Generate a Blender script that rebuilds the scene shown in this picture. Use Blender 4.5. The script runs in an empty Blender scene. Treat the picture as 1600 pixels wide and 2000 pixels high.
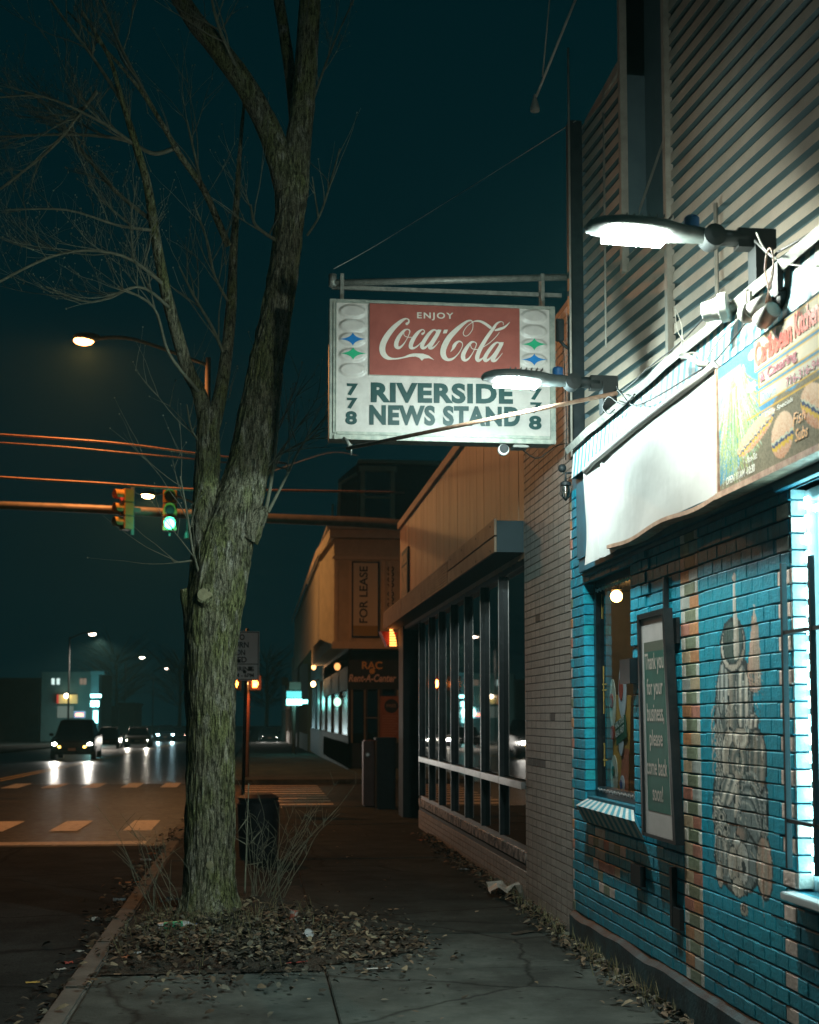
import bpy, bmesh, math, random
from math import sin, cos, pi, radians, atan, sqrt
from mathutils import Vector, Matrix, noise
random.seed(7)
sc = bpy.context.scene
COL = sc.collection

# ------------------------------------------------------------------ camera
F, H, HX, HY, CY = 2600., 1.6, 503., 1400., 1207.
PIT = atan((HY - CY) / F); YAW = atan((800 - HX) / F * cos(PIT))
cd = bpy.data.cameras.new('camera'); cam = bpy.data.objects.new('camera', cd); COL.objects.link(cam)
cd.sensor_fit = 'VERTICAL'; cd.sensor_height = 30.0; cd.sensor_width = 24.0
cd.lens = F / 2000 * 30.0
cd.shift_y = (CY - 1000) / 2000.0
cam.location = (0, 0, H); cam.rotation_euler = (pi / 2 + PIT, 0, -YAW)
cd.clip_start = 0.1; cd.clip_end = 1500
cd.dof.use_dof = True; cd.dof.focus_distance = 9.0; cd.dof.aperture_fstop = 2.8
sc.camera = cam

# ------------------------------------------------------------------ world, exposure
w = bpy.data.worlds.new("World"); sc.world = w; w.use_nodes = True
nt = w.node_tree; bg = nt.nodes['Background']
bg.inputs[0].default_value = (0.008, 0.45, 0.58, 1); bg.inputs[1].default_value = 0.017
sc.view_settings.view_transform = 'Standard'; sc.view_settings.look = 'None'
sc.view_settings.exposure = 0.3; sc.view_settings.gamma = 1.0
sc.render.engine = 'CYCLES'
sc.cycles.max_bounces = 6; sc.cycles.diffuse_bounces = 3; sc.cycles.glossy_bounces = 4
sc.cycles.transmission_bounces = 6; sc.cycles.transparent_max_bounces = 8; sc.cycles.volume_bounces = 0
sc.cycles.use_denoising = True; sc.cycles.sample_clamp_indirect = 4.0; sc.cycles.sample_clamp_direct = 0
sc.cycles.caustics_reflective = False; sc.cycles.caustics_refractive = False

# ------------------------------------------------------------------ picture measuring helpers
def ray(x, y):
    u = (x - 800) / F; v = (CY - y) / F
    Fw = (sin(YAW) * cos(PIT), cos(YAW) * cos(PIT), sin(PIT)); R = (cos(YAW), -sin(YAW), 0)
    U = (-sin(YAW) * sin(PIT), -cos(YAW) * sin(PIT), cos(PIT))
    return Vector([Fw[i] + u * R[i] + v * U[i] for i in range(3)])
def aX(x, y, X): r = ray(x, y); return Vector((0, 0, H)) + r * (X / r[0])
def aY(x, y, Y): r = ray(x, y); return Vector((0, 0, H)) + r * (Y / r[1])
def aZ(x, y, Z=0.): r = ray(x, y); return Vector((0, 0, H)) + r * ((Z - H) / r[2])
def gz(Y): return -0.0075 * max(0, Y - 35) if Y < 160 else -0.9375

# ------------------------------------------------------------------ materials
def mat(name, c1, c2=None, scale=6., rough=.7, bump=0., bscale=60., metal=0., stretch=(1, 1, 1), spec=.5,
        detail=6., lo=.35, hi=.65, emit=None, estr=0., bdist=.004, rough2=None):
    m = bpy.data.materials.new(name); m.use_nodes = True
    n = m.node_tree.nodes; l = m.node_tree.links; b = n['Principled BSDF']
    b.inputs['Base Color'].default_value = (*c1, 1); b.inputs['Roughness'].default_value = rough
    b.inputs['Metallic'].default_value = metal; b.inputs['Specular IOR Level'].default_value = spec
    tc = n.new('ShaderNodeTexCoord'); mp = n.new('ShaderNodeMapping'); mp.inputs['Scale'].default_value = stretch
    l.new(tc.outputs['Object'], mp.inputs[0])
    if c2 is not None:
        t = n.new('ShaderNodeTexNoise'); t.inputs['Scale'].default_value = scale; t.inputs['Detail'].default_value = detail
        t.inputs['Roughness'].default_value = .65
        l.new(mp.outputs[0], t.inputs['Vector'])
        r = n.new('ShaderNodeValToRGB'); r.color_ramp.elements[0].position = lo; r.color_ramp.elements[1].position = hi
        r.color_ramp.elements[0].color = (*c1, 1); r.color_ramp.elements[1].color = (*c2, 1)
        l.new(t.outputs['Fac'], r.inputs[0]); l.new(r.outputs[0], b.inputs['Base Color'])
        if rough2 is not None:
            q = n.new('ShaderNodeMapRange'); q.inputs[1].default_value = lo; q.inputs[2].default_value = hi
            q.inputs[3].default_value = rough; q.inputs[4].default_value = rough2
            l.new(t.outputs['Fac'], q.inputs[0]); l.new(q.outputs[0], b.inputs['Roughness'])
    if bump:
        t2 = n.new('ShaderNodeTexNoise'); t2.inputs['Scale'].default_value = bscale; t2.inputs['Detail'].default_value = 5
        l.new(mp.outputs[0], t2.inputs['Vector'])
        bp = n.new('ShaderNodeBump'); bp.inputs['Strength'].default_value = bump; bp.inputs['Distance'].default_value = bdist
        l.new(t2.outputs['Fac'], bp.inputs['Height']); l.new(bp.outputs[0], b.inputs['Normal'])
    if emit is not None:
        b.inputs['Emission Color'].default_value = (*emit, 1); b.inputs['Emission Strength'].default_value = estr
    return m
def attr_mat(name, rough=.6, bump=.4, bscale=120., var=.25, metal=0.):
    m = mat(name, (.5, .5, .5), rough=rough, bump=bump, bscale=bscale, metal=metal)
    n = m.node_tree.nodes; l = m.node_tree.links; b = n['Principled BSDF']
    a = n.new('ShaderNodeAttribute'); a.attribute_name = 'Col'
    t = n.new('ShaderNodeTexNoise'); t.inputs['Scale'].default_value = 14; t.inputs['Detail'].default_value = 8
    t.inputs['Roughness'].default_value = .7
    mr = n.new('ShaderNodeMapRange'); mr.inputs[1].default_value = .3; mr.inputs[2].default_value = .7
    mr.inputs[3].default_value = 1 - var; mr.inputs[4].default_value = 1 + var * .5
    mx = n.new('ShaderNodeVectorMath'); mx.operation = 'SCALE'
    tc = [x for x in n if x.type == 'TEX_COORD'][0]
    l.new(tc.outputs['Object'], t.inputs['Vector']); l.new(t.outputs['Fac'], mr.inputs[0])
    l.new(a.outputs['Color'], mx.inputs[0]); l.new(mr.outputs[0], mx.inputs['Scale']); l.new(mx.outputs[0], b.inputs['Base Color'])
    return m
def emi(name, c, s, base=(.05, .05, .05)):
    return mat(name, base, emit=c, estr=s, rough=.3)

def add_cracks(m, scale=.9, w0=.012, dark=.35, bump=True):
    n = m.node_tree.nodes; l = m.node_tree.links; b = n['Principled BSDF']
    tc = [x for x in n if x.type == 'TEX_COORD'][0]; src = b.inputs['Base Color'].links[0].from_socket
    dn = n.new('ShaderNodeTexNoise'); dn.inputs['Scale'].default_value = 3; dn.inputs['Detail'].default_value = 5; l.new(tc.outputs['Object'], dn.inputs['Vector'])
    mx = n.new('ShaderNodeMix'); mx.data_type = 'VECTOR'; mx.inputs[0].default_value = .16; l.new(tc.outputs['Object'], mx.inputs[4]); l.new(dn.outputs['Color'], mx.inputs[5])
    v = n.new('ShaderNodeTexVoronoi'); v.feature = 'DISTANCE_TO_EDGE'; v.inputs['Scale'].default_value = scale; l.new(mx.outputs[1], v.inputs['Vector'])
    r = n.new('ShaderNodeValToRGB'); r.color_ramp.elements[0].position = 0; r.color_ramp.elements[1].position = w0; r.color_ramp.elements[0].color = (dark, dark, dark, 1); r.color_ramp.elements[1].color = (1, 1, 1, 1)
    l.new(v.outputs['Distance'], r.inputs[0])
    # stains and old gum spots
    g = n.new('ShaderNodeTexNoise'); g.inputs['Scale'].default_value = .8; g.inputs['Detail'].default_value = 9; g.inputs['Roughness'].default_value = .7; l.new(tc.outputs['Object'], g.inputs['Vector'])
    gr = n.new('ShaderNodeValToRGB'); gr.color_ramp.elements[0].position = .38; gr.color_ramp.elements[1].position = .60; gr.color_ramp.elements[0].color = (.5, .5, .5, 1); gr.color_ramp.elements[1].color = (1.15, 1.15, 1.15, 1); l.new(g.outputs['Fac'], gr.inputs[0])
    sp = n.new('ShaderNodeTexVoronoi'); sp.inputs['Scale'].default_value = 7; l.new(tc.outputs['Object'], sp.inputs['Vector'])
    sr = n.new('ShaderNodeValToRGB'); sr.color_ramp.elements[0].position = .10; sr.color_ramp.elements[1].position = .14; sr.color_ramp.elements[0].color = (.55, .55, .55, 1); sr.color_ramp.elements[1].color = (1, 1, 1, 1); l.new(sp.outputs['Distance'], sr.inputs[0])
    cur = src
    for q in (r, gr, sr):
        k = n.new('ShaderNodeMix'); k.data_type = 'RGBA'; k.blend_type = 'MULTIPLY'; k.inputs[0].default_value = 1; l.new(cur, k.inputs[6]); l.new(q.outputs[0], k.inputs[7]); cur = k.outputs[2]
    l.new(cur, b.inputs['Base Color']); return m

# ------------------------------------------------------------------ object helpers
def prop(o, label=None, cat=None, group=None, kind=None):
    if label: o['label'] = label
    if cat: o['category'] = cat
    if group: o['group'] = group
    if kind: o['kind'] = kind
    return o
def thing(name, label, cat, loc=(0, 0, 0), rotz=0., group=None):
    o = bpy.data.objects.new(name, None); COL.objects.link(o); o.location = loc; o.rotation_euler = (0, 0, rotz)
    o.empty_display_size = .2
    return prop(o, label, cat, group)
class MB:
    def __init__(s, org=(0, 0, 0)): s.v = []; s.f = []; s.mi = []; s.c = []; s.o = Vector(org); s.smooth = []
    def add(s, vs, fs, mi=0, col=None, sm=False):
        b = len(s.v); s.v += [Vector(p) - s.o for p in vs]; s.f += [tuple(b + i for i in f) for f in fs]
        s.mi += [mi] * len(fs); s.smooth += [sm] * len(fs)
        s.c += [(col or (.5, .5, .5))] * len(vs)
        return b
    def box(s, x0, x1, y0, y1, z0, z1, mi=0, col=None):
        p = [(x0, y0, z0), (x1, y0, z0), (x1, y1, z0), (x0, y1, z0), (x0, y0, z1), (x1, y0, z1), (x1, y1, z1), (x0, y1, z1)]
        s.add(p, [(0, 3, 2, 1), (4, 5, 6, 7), (0, 1, 5, 4), (1, 2, 6, 5), (2, 3, 7, 6), (3, 0, 4, 7)], mi, col)
    def obox(s, c, ax, ay, az, mi=0, col=None):      # oriented box, half-axes
        c = Vector(c); ax = Vector(ax); ay = Vector(ay); az = Vector(az)
        p = [c + ax * i + ay * j + az * k for k in (-1, 1) for (i, j) in ((-1, -1), (1, -1), (1, 1), (-1, 1))]
        s.add(p, [(0, 3, 2, 1), (4, 5, 6, 7), (0, 1, 5, 4), (1, 2, 6, 5), (2, 3, 7, 6), (3, 0, 4, 7)], mi, col)
    def quad(s, a, b, c, d, mi=0, col=None): s.add([a, b, c, d], [(0, 1, 2, 3)], mi, col)
    def tube(s, pts, rad, n=8, mi=0, cap=True, col=None, fn=None):
        pts = [Vector(p) for p in pts]
        if not isinstance(rad, (list, tuple)): rad = [rad] * len(pts)
        vs = []; prev = None
        for i, p in enumerate(pts):
            t = (pts[min(i + 1, len(pts) - 1)] - pts[max(i - 1, 0)])
            t = t.normalized() if t.length > 1e-9 else Vector((0, 0, 1))
            if prev is None:
                a = Vector((0, 1, 0)) if abs(t.y) < .9 else Vector((1, 0, 0))
                u = (a - t * a.dot(t)).normalized()
            else: u = (prev - t * prev.dot(t)).normalized()
            prev = u; q = t.cross(u)
            for k in range(n):
                an = 2 * pi * k / n; d = u * cos(an) + q * sin(an); r = rad[i]
                if fn: r = fn(p, d, r, k)
                vs.append(p + d * r)
        fs = [(i * n + k, i * n + (k + 1) % n, (i + 1) * n + (k + 1) % n, (i + 1) * n + k) for i in range(len(pts) - 1) for k in range(n)]
        b = s.add(vs, fs, mi, col, True)
        if cap:
            s.f += [tuple(b + k for k in reversed(range(n))), tuple(b + (len(pts) - 1) * n + k for k in range(n))]
            s.mi += [mi, mi]; s.smooth += [False, False]
    def lathe(s, c, axis, prof, n=16, mi=0, col=None):      # prof = [(t, r)] along axis from c
        axis = Vector(axis).normalized(); c = Vector(c)
        a = Vector((0, 0, 1)) if abs(axis.z) < .9 else Vector((1, 0, 0))
        u = (a - axis * a.dot(axis)).normalized(); q = axis.cross(u)
        for i in range(len(prof) - 1):
            vs = [c + axis * t + (u * cos(2 * pi * k / n) + q * sin(2 * pi * k / n)) * max(r, 1e-4) for t, r in (prof[i], prof[i + 1]) for k in range(n)]
            s.add(vs, [(k, (k + 1) % n, n + (k + 1) % n, n + k) for k in range(n)], mi, col, True)
        for (t, r), rev in ((prof[0], True), (prof[-1], False)):
            vs = [c + axis * t + (u * cos(2 * pi * k / n) + q * sin(2 * pi * k / n)) * max(r, 1e-4) for k in range(n)]
            s.add(vs, [tuple(reversed(range(n))) if rev else tuple(range(n))], mi, col)
    def ball(s, c, r, mi=0, col=None, sc=(1, 1, 1), n=12, m=8):
        c = Vector(c); vs = []
        for i in range(m + 1):
            th = pi * i / m; rr = max(sin(th), 1e-3)
            for k in range(n):
                a = 2 * pi * k / n
                vs.append(c + Vector((cos(a) * rr * r * sc[0], sin(a) * rr * r * sc[1], cos(th) * r * sc[2])))
        s.add(vs, [(i * n + k, (i + 1) * n + k, (i + 1) * n + (k + 1) % n, i * n + (k + 1) % n) for i in range(m) for k in range(n)], mi, col, True)
    def build(s, name, mats, parent=None, bevel=0., attr=False):
        me = bpy.data.meshes.new(name); me.from_pydata([tuple(p) for p in s.v], [], s.f)
        if not isinstance(mats, (list, tuple)): mats = [mats]
        for m in mats: me.materials.append(m)
        me.polygons.foreach_set('material_index', s.mi); me.polygons.foreach_set('use_smooth', s.smooth)
        if attr:
            ca = me.color_attributes.new('Col', 'FLOAT_COLOR', 'POINT')
            ca.data.foreach_set('color', [x for c in s.c for x in (c[0], c[1], c[2], 1.)])
        me.update()
        o = bpy.data.objects.new(name, me); COL.objects.link(o)
        if s.o.length > 0: o.location = s.o
        if parent is not None:
            o.parent = parent
            if s.o.length > 0: pass
        if bevel:
            bm = bmesh.new(); bm.from_mesh(me); bmesh.ops.bevel(bm, geom=bm.edges[:], offset=bevel, segments=2, affect='EDGES', clamp_overlap=True)
            bm.to_mesh(me); bm.free()
        return o
def root_local(t, mb):     # meshes are written in world space; give them the thing's origin
    mb.o = Vector(t.location); mb.v = [p - mb.o for p in mb.v]; return mb
def part(t, name, mb, mats, bevel=0., attr=False, label=None):
    if t.rotation_euler[2] == 0 and mb.o.length == 0:
        mb.v = [p - Vector(t.location) for p in mb.v]
    o = MB.build(mb, name, mats, t, bevel, attr); o.location = (0, 0, 0)
    if label: o['label'] = label
    return o
def sub(p, name, mb, mats, world_org=None, bevel=0., attr=False, label=None):
    org = Vector(world_org) if world_org is not None else Vector(p.parent.location)
    mb.v = [q - org for q in mb.v]
    o = MB.build(mb, name, mats, p, bevel, attr); o.location = (0, 0, 0)
    if label: o['label'] = label
    return o
def struct(name, mb, mats, **k):
    o = mb.build(name, mats, **k); o['kind'] = 'structure'; return o
def solo(name, mb, mats, label, cat, group=None, loc=None, **k):
    if loc is not None:
        mb.v = [p - Vector(loc) for p in mb.v]
    o = mb.build(name, mats, **k)
    if loc is not None: o.location = loc
    return prop(o, label, cat, group)
def dup(root, loc=None, rotz=None, label=None):
    r = root.copy(); COL.objects.link(r)
    if loc is not None: r.location = loc
    if rotz is not None: r.rotation_euler = (0, 0, rotz)
    if label: r['label'] = label
    for ch in list(root.children):
        c = ch.copy(); COL.objects.link(c); c.parent = r
        for g in ch.children:
            d = g.copy(); COL.objects.link(d); d.parent = c
    return r
def text_mb(mb, s, org, ux, uz, wdt, hgt, bold=.0, off=(0, 0, 0), shear=0., mi=0, align=None, space=1.):
    """lettering as mesh: org = lower-left point, ux/uz = unit axes, fitted to wdt x hgt"""
    cu = bpy.data.curves.new('t', 'FONT'); cu.body = s; cu.size = 1; cu.offset = bold; cu.shear = shear; cu.space_character = space
    cu.resolution_u = 4
    ob = bpy.data.objects.new('t', cu); COL.objects.link(ob)
    dg = bpy.context.evaluated_depsgraph_get(); me = ob.evaluated_get(dg).to_mesh()
    vs = [v.co.copy() for v in me.vertices]; fs = [tuple(p.vertices) for p in me.polygons]
    ob.evaluated_get(dg).to_mesh_clear(); bpy.data.objects.remove(ob); bpy.data.curves.remove(cu)
    x0 = min(v.x for v in vs); x1 = max(v.x for v in vs); y0 = min(v.y for v in vs); y1 = max(v.y for v in vs)
    if wdt is None: wdt = (x1 - x0) / (y1 - y0) * hgt
    org = Vector(org) + Vector(off); ux = Vector(ux); uz = Vector(uz)
    P = [org + ux * ((v.x - x0) / (x1 - x0) * wdt) + uz * ((v.y - y0) / (y1 - y0) * hgt) for v in vs]
    mb.add(P, fs, mi)
def smooth_path(pts, k=6):
    """Catmull-Rom through tuples"""
    out = []
    for i in range(len(pts) - 1):
        p0 = pts[max(i - 1, 0)]; p1 = pts[i]; p2 = pts[i + 1]; p3 = pts[min(i + 2, len(pts) - 1)]
        for j in range(k):
            t = j / k
            out.append(tuple(.5 * ((2 * b) + (-a + c) * t + (2 * a - 5 * b + 4 * c - d) * t * t + (-a + 3 * b - 3 * c + d) * t ** 3) for a, b, c, d in zip(p0, p1, p2, p3)))
    out.append(tuple(pts[-1])); return out

# ------------------------------------------------------------------ palette
M = {}
M['asphalt'] = mat('asphalt', (.020, .021, .022), (.038, .037, .035), 7, .42, .5, 150, rough2=.6, detail=10, bdist=.006, spec=.12)
M['concrete'] = mat('concrete', (.045, .055, .050), (.095, .105, .092), 2.2, .9, .7, 60, detail=12, lo=.3, hi=.7, spec=.15)
M['kerb'] = mat('kerb_stone', (.06, .065, .06), (.12, .125, .11), 4, .8, .8, 40, detail=10)
M['road_paint'] = mat('road_paint', (.20, .19, .17), (.60, .57, .5), 9, .6, .4, 90, lo=.32, hi=.5, detail=9)
M['yellow_paint'] = mat('yellow_road_paint', (.25, .16, .05), (.6, .4, .08), 9, .6, .4, 90, lo=.3, hi=.5)
M['soil'] = mat('soil', (.022, .018, .012), (.06, .048, .032), 14, .95, 1., 60, detail=10, bdist=.03)
M['mortar'] = mat('blue_mortar', (.008, .10, .15), (.016, .16, .21), 20, .8, .6, 80)
M['brick'] = attr_mat('painted_brick', .6, 1., 60, .30)
M['mural'] = attr_mat('hand_painted_board', .85, .15, 200, .10); M['mural'].node_tree.nodes['Principled BSDF'].inputs['Specular IOR Level'].default_value = .15
M['basepaint'] = mat('dark_base_paint', (.006, .022, .030), (.02, .08, .10), 5, .6, .8, 50, lo=.4, hi=.7)
M['tile'] = attr_mat('glazed_tile', .55, .12, 40, .25)
M['grout'] = mat('grout', (.06, .055, .05), (.09, .08, .07), 12, .9)
M['board'] = mat('painted_vertical_board', (.42, .25, .14), (.56, .35, .19), 2.5, .5, .3, 30, stretch=(1, 1, .25), detail=8)
M['board_trim'] = mat('board_trim', (.28, .19, .13), (.38, .27, .18), 5, .6)
M['darkmetal'] = mat('dark_metal', (.012, .018, .022), (.03, .036, .04), 8, .35, .1, metal=.4)
M['black'] = mat('matt_black', (.006, .009, .011), (.014, .018, .02), 8, .6)
M['alu'] = mat('aluminium', (.42, .42, .42), (.56, .55, .54), 14, .34, .1, metal=.85, stretch=(1, .3, 1))
M['glass_dark'] = mat('dark_window_glass', (.004, .009, .012), rough=.02, spec=1.)
M['glass_dark'].node_tree.nodes['Principled BSDF'].inputs['IOR'].default_value = 1.7
M['marble'] = mat('marble_strip', (.12, .13, .15), (.75, .72, .7), 9, .25, .1, lo=.42, hi=.6, stretch=(1, 1, 1.0), detail=12)
M['siding'] = mat('corrugated_siding', (.36, .30, .24), (.52, .44, .36), 1.6, .55, .15, 30, metal=.1, detail=8)
M['siding_dark'] = mat('recess_panel', (.06, .10, .12), (.09, .14, .16), 3, .6)
M['conduit'] = mat('painted_conduit', (.28, .26, .22), (.4, .37, .32), 8, .5)
M['white_cloth'] = mat('vinyl_banner', (.54, .53, .51), (.66, .65, .63), 2.2, .55, .35, 5, bdist=.02, detail=8)
M['grime_metal'] = mat('weathered_metal', (.22, .23, .21), (.42, .42, .38), 18, .55, .4, 50, metal=.35, lo=.3, hi=.7)
M['sign_frame'] = mat('sign_frame', (.20, .24, .21), (.42, .42, .36), 20, .5, .4, 40, metal=.4, lo=.3, hi=.7)
M['sign_face'] = mat('sign_face_plastic', (.44, .40, .37), (.54, .50, .46), 10, .35, .1, 60)
M['sign_groove'] = mat('sign_face_edge', (.30, .30, .25), (.40, .39, .34), 10, .4)
M['sign_red'] = mat('faded_red_plastic', (.235, .058, .044), (.30, .080, .060), 7, .35, .08, 60)
M['sign_letter'] = mat('cream_letter', (.54, .48, .42), (.62, .56, .49), 10, .4)
M['sign_green'] = mat('dark_green_letter', (.002, .035, .034), (.004, .05, .048), 10, .4)
M['star_blue'] = mat('star_blue', (.008, .13, .36), (.01, .16, .42), 10, .35)
M['star_green'] = mat('star_green', (.015, .30, .14), (.02, .36, .18), 10, .35)
M['pipe'] = mat('galvanised_pipe', (.17, .18, .16), (.32, .32, .28), 25, .5, .3, 60, metal=.4)
M['rust'] = mat('rusty_rod', (.28, .14, .09), (.5, .32, .22), 22, .6, .3, 60)
M['lamp_body'] = mat('grey_lamp_housing', (.05, .065, .065), (.09, .10, .10), 10, .45, .1)
M['lamp_lens'] = emi('led_lens', (1., 1., .93), 190)
M['cellblue'] = mat('photocell_blue', (.01, .10, .30), rough=.4)
M['white_plastic'] = mat('white_plastic', (.62, .62, .58), (.72, .72, .68), 8, .35)
M['wire'] = mat('cable_black', (.012, .014, .014), rough=.6)
M['wire_lt'] = mat('cable_grey', (.34, .33, .29), rough=.55)
M['stripe_w'] = mat('stripe_white', (.60, .60, .56), (.74, .73, .69), 16, .6, .3, 60)
M['stripe_b'] = mat('stripe_blue', (.05, .30, .40), (.09, .38, .48), 16, .6, .3, 60)
M['blue_trim'] = mat('blue_trim', (.008, .10, .15), (.015, .17, .24), 6, .55, .2)
def bark_mat():
    m = mat('bark', (.1, .1, .05), rough=.9); n = m.node_tree.nodes; l = m.node_tree.links; b = n['Principled BSDF']
    b.inputs['Specular IOR Level'].default_value = .25
    tc = [x for x in n if x.type == 'TEX_COORD'][0]
    def nz(scale, st, det, dist=0.):
        mp = n.new('ShaderNodeMapping'); mp.inputs['Scale'].default_value = st; l.new(tc.outputs['Object'], mp.inputs[0])
        t = n.new('ShaderNodeTexNoise'); t.inputs['Scale'].default_value = scale; t.inputs['Detail'].default_value = det; t.inputs['Distortion'].default_value = dist; t.inputs['Roughness'].default_value = .6
        l.new(mp.outputs[0], t.inputs['Vector']); return t
    def ramp(src, p0, p1, c0, c1):
        r = n.new('ShaderNodeValToRGB'); r.color_ramp.elements[0].position = p0; r.color_ramp.elements[1].position = p1
        r.color_ramp.elements[0].color = (*c0, 1); r.color_ramp.elements[1].color = (*c1, 1); l.new(src.outputs['Fac'], r.inputs[0]); return r
    A = nz(60, (1, 1, .15), 4, 1.0); B = nz(4.5, (1, 1, .5), 6); C = nz(150, (1, 1, .45), 4); D = nz(11, (1, 1, .35), 5)
    patch = ramp(B, .42, .58, (.29, .28, .19), (.24, .26, .11)); pale = ramp(D, .55, .66, (0, 0, 0), (1, 1, 1))
    m1 = n.new('ShaderNodeMix'); m1.data_type = 'RGBA'; l.new(pale.outputs[0], m1.inputs[0]); l.new(patch.outputs[0], m1.inputs[6]); m1.inputs[7].default_value = (.46, .45, .35, 1)
    rid = ramp(A, .38, .53, (.20, .20, .18), (1, 1, 1)); m2 = n.new('ShaderNodeMix'); m2.data_type = 'RGBA'; m2.blend_type = 'MULTIPLY'; m2.inputs[0].default_value = 1
    l.new(m1.outputs[2], m2.inputs[6]); l.new(rid.outputs[0], m2.inputs[7])
    fi = ramp(C, .35, .65, (.5, .5, .5), (1.35, 1.35, 1.35)); m3 = n.new('ShaderNodeMix'); m3.data_type = 'RGBA'; m3.blend_type = 'MULTIPLY'; m3.inputs[0].default_value = 1
    l.new(m2.outputs[2], m3.inputs[6]); l.new(fi.outputs[0], m3.inputs[7]); l.new(m3.outputs[2], b.inputs['Base Color'])
    ad = n.new('ShaderNodeMath'); ad.operation = 'MULTIPLY_ADD'; ad.inputs[1].default_value = .35; l.new(C.outputs['Fac'], ad.inputs[0]); l.new(rid.outputs[0], ad.inputs[2])
    bp = n.new('ShaderNodeBump'); bp.inputs['Strength'].default_value = .9; bp.inputs['Distance'].default_value = .014; l.new(ad.outputs[0], bp.inputs['Height']); l.new(bp.outputs[0], b.inputs['Normal'])
    return m
M['bark'] = bark_mat()
M['bark_dark'] = mat('limb_bark', (.05, .06, .04), (.2, .21, .14), 22, .9, 1., 40, stretch=(1, 1, .3), detail=10, bdist=.01)
M['cut'] = mat('cut_wood', (.24, .22, .12), (.36, .34, .2), 18, .85, .5)
M['twig'] = mat('twig', (.14, .15, .10), (.24, .24, .17), 20, .8)
M['leaf'] = attr_mat('dead_leaf', .8, .3, 60, .4)
M['glass'] = mat('clear_glass', (.9, .95, .95), rough=.03)
_b = M['glass'].node_tree.nodes['Principled BSDF']; _b.inputs['Transmission Weight'].default_value = 1; _b.inputs['IOR'].default_value = 1.45
M['yellow'] = mat('signal_yellow', (.30, .17, .03), (.40, .22, .04), 8, .5)
M['mast'] = mat('mast_metal', (.13, .125, .11), (.2, .18, .16), 6, .55, metal=.3)
M['cream'] = mat('cream_wall', (.50, .42, .28), (.62, .52, .36), 3, .8, .3, 30)
M['cream_trim'] = mat('cream_trim', (.60, .50, .34), (.70, .58, .42), 3, .7)
M['slate'] = mat('slate', (.03, .045, .05), (.05, .065, .07), 8, .8)
M['rac_dark'] = mat('dark_shopfront', (.006, .012, .022), (.012, .02, .035), 5, .6)

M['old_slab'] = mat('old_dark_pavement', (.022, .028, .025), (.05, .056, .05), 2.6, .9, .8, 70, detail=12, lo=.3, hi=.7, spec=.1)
M['old_asphalt'] = mat('old_grey_asphalt', (.030, .034, .033), (.062, .068, .064), 60, .95, .9, 220, detail=8, bdist=.006, spec=.05)
for k_ in ('asphalt', 'old_asphalt', 'concrete', 'old_slab'): add_cracks(M[k_], .45 if 'asphalt' in k_ else .55, .010)
# ================================================================== the setting
def sheet(mb, x0, x1, ys, dz=0., mi=0):
    vs = []; 
    for y in ys: vs += [(x0, y, gz(y) + dz), (x1, y, gz(y) + dz)]
    mb.add(vs, [(2 * i, 2 * i + 1, 2 * i + 3, 2 * i + 2) for i in range(len(ys) - 1)], mi)
YS = [-12, 0, 20, 35, 60, 90, 120, 160, 260]
KZ = .12         # kerb drop: carriageway lies this much below the pavement
mb = MB(); vs = []
for y in [-60, 35, 60, 90, 120, 160, 400]: vs += [(-250, y, gz(y) - KZ - .012), (250, y, gz(y) - KZ - .012)]
mb.add(vs, [(2 * i, 2 * i + 1, 2 * i + 3, 2 * i + 2) for i in range(6)])
struct('ground', mb, mat('ground_earth', (.03, .033, .03), (.05, .05, .045), 1, .9, .6, 20))
mb = MB(); sheet(mb, -14.0, -1.12, [-12, 0, 18.3], -KZ, 1); sheet(mb, -14.0, -1.12, [18.3] + YS[2:4], -KZ); sheet(mb, -14.0, -1.12, YS[3:], -KZ, 2)
struct('main_road', mb, [M['asphalt'], M['old_asphalt'], mat('polished_asphalt', (.018, .019, .02), (.034, .033, .032), 5, .26, .3, 120, rough2=.42, detail=10, bdist=.004, spec=.45)])
mb = MB(); mb.box(-1.12, 60, 24.0, 34.3, -KZ - .004, -KZ + .0)
mb.box(-60, -14.0, 24.0, 34.3, -KZ - .004, -KZ)
struct('side_road', mb, M['asphalt'])
# pavement: slabs with open joints over a dark bed
mb = MB(); mb.box(-1.08, 3.6, -3, 24., -.11, -.02)
struct('pavement_bed', mb, M['soil'])
mb = MB()
ycuts = [-3, .4, 3.6, 6.9, 8.55, 9.9, 12.9, 15.2, 17.6, 20.0, 22.2, 24.0]
for i in range(len(ycuts) - 1):
    y0, y1 = ycuts[i], ycuts[i + 1]
    for x0, x1 in ((-.98, .44), (.44, 2.48), (2.48, 3.6)):
        if x0 > 2 and y0 < 20: continue
        if x0 < 0 and 8.5 < y0 < 12.8: continue
        j = random.uniform(-.004, .004)
        mb.box(x0 + .006, x1 - .006, y0 + .006, y1 - .006, -.1, 0 + j)
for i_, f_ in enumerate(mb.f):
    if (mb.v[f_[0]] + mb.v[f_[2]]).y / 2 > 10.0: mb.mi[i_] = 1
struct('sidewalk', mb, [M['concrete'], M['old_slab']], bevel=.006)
mb = MB(); mb.box(-.98, .43, 8.56, 12.88, -.1, .01)
n = 60
vs = []; fs = []
for i in range(n + 1):
    for k in range(n + 1):
        x = -.97 + 1.39 * i / n; y = 8.57 + 4.3 * k / n
        e = min(i, n - i, k, n - k) / n
        z = .0 + min(e * 5, 1) * (.035 + .05 * noise.noise(Vector((x * 2.2, y * 2.2, 3))) + .02 * noise.noise(Vector((x * 9, y * 9, 1))))
        vs.append((x, y, z))
for i in range(n):
    for k in range(n):
        a = i * (n + 1) + k; fs.append((a, a + n + 1, a + n + 2, a + 1))
mb = MB(); mb.add(vs, fs, sm=True)
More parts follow.
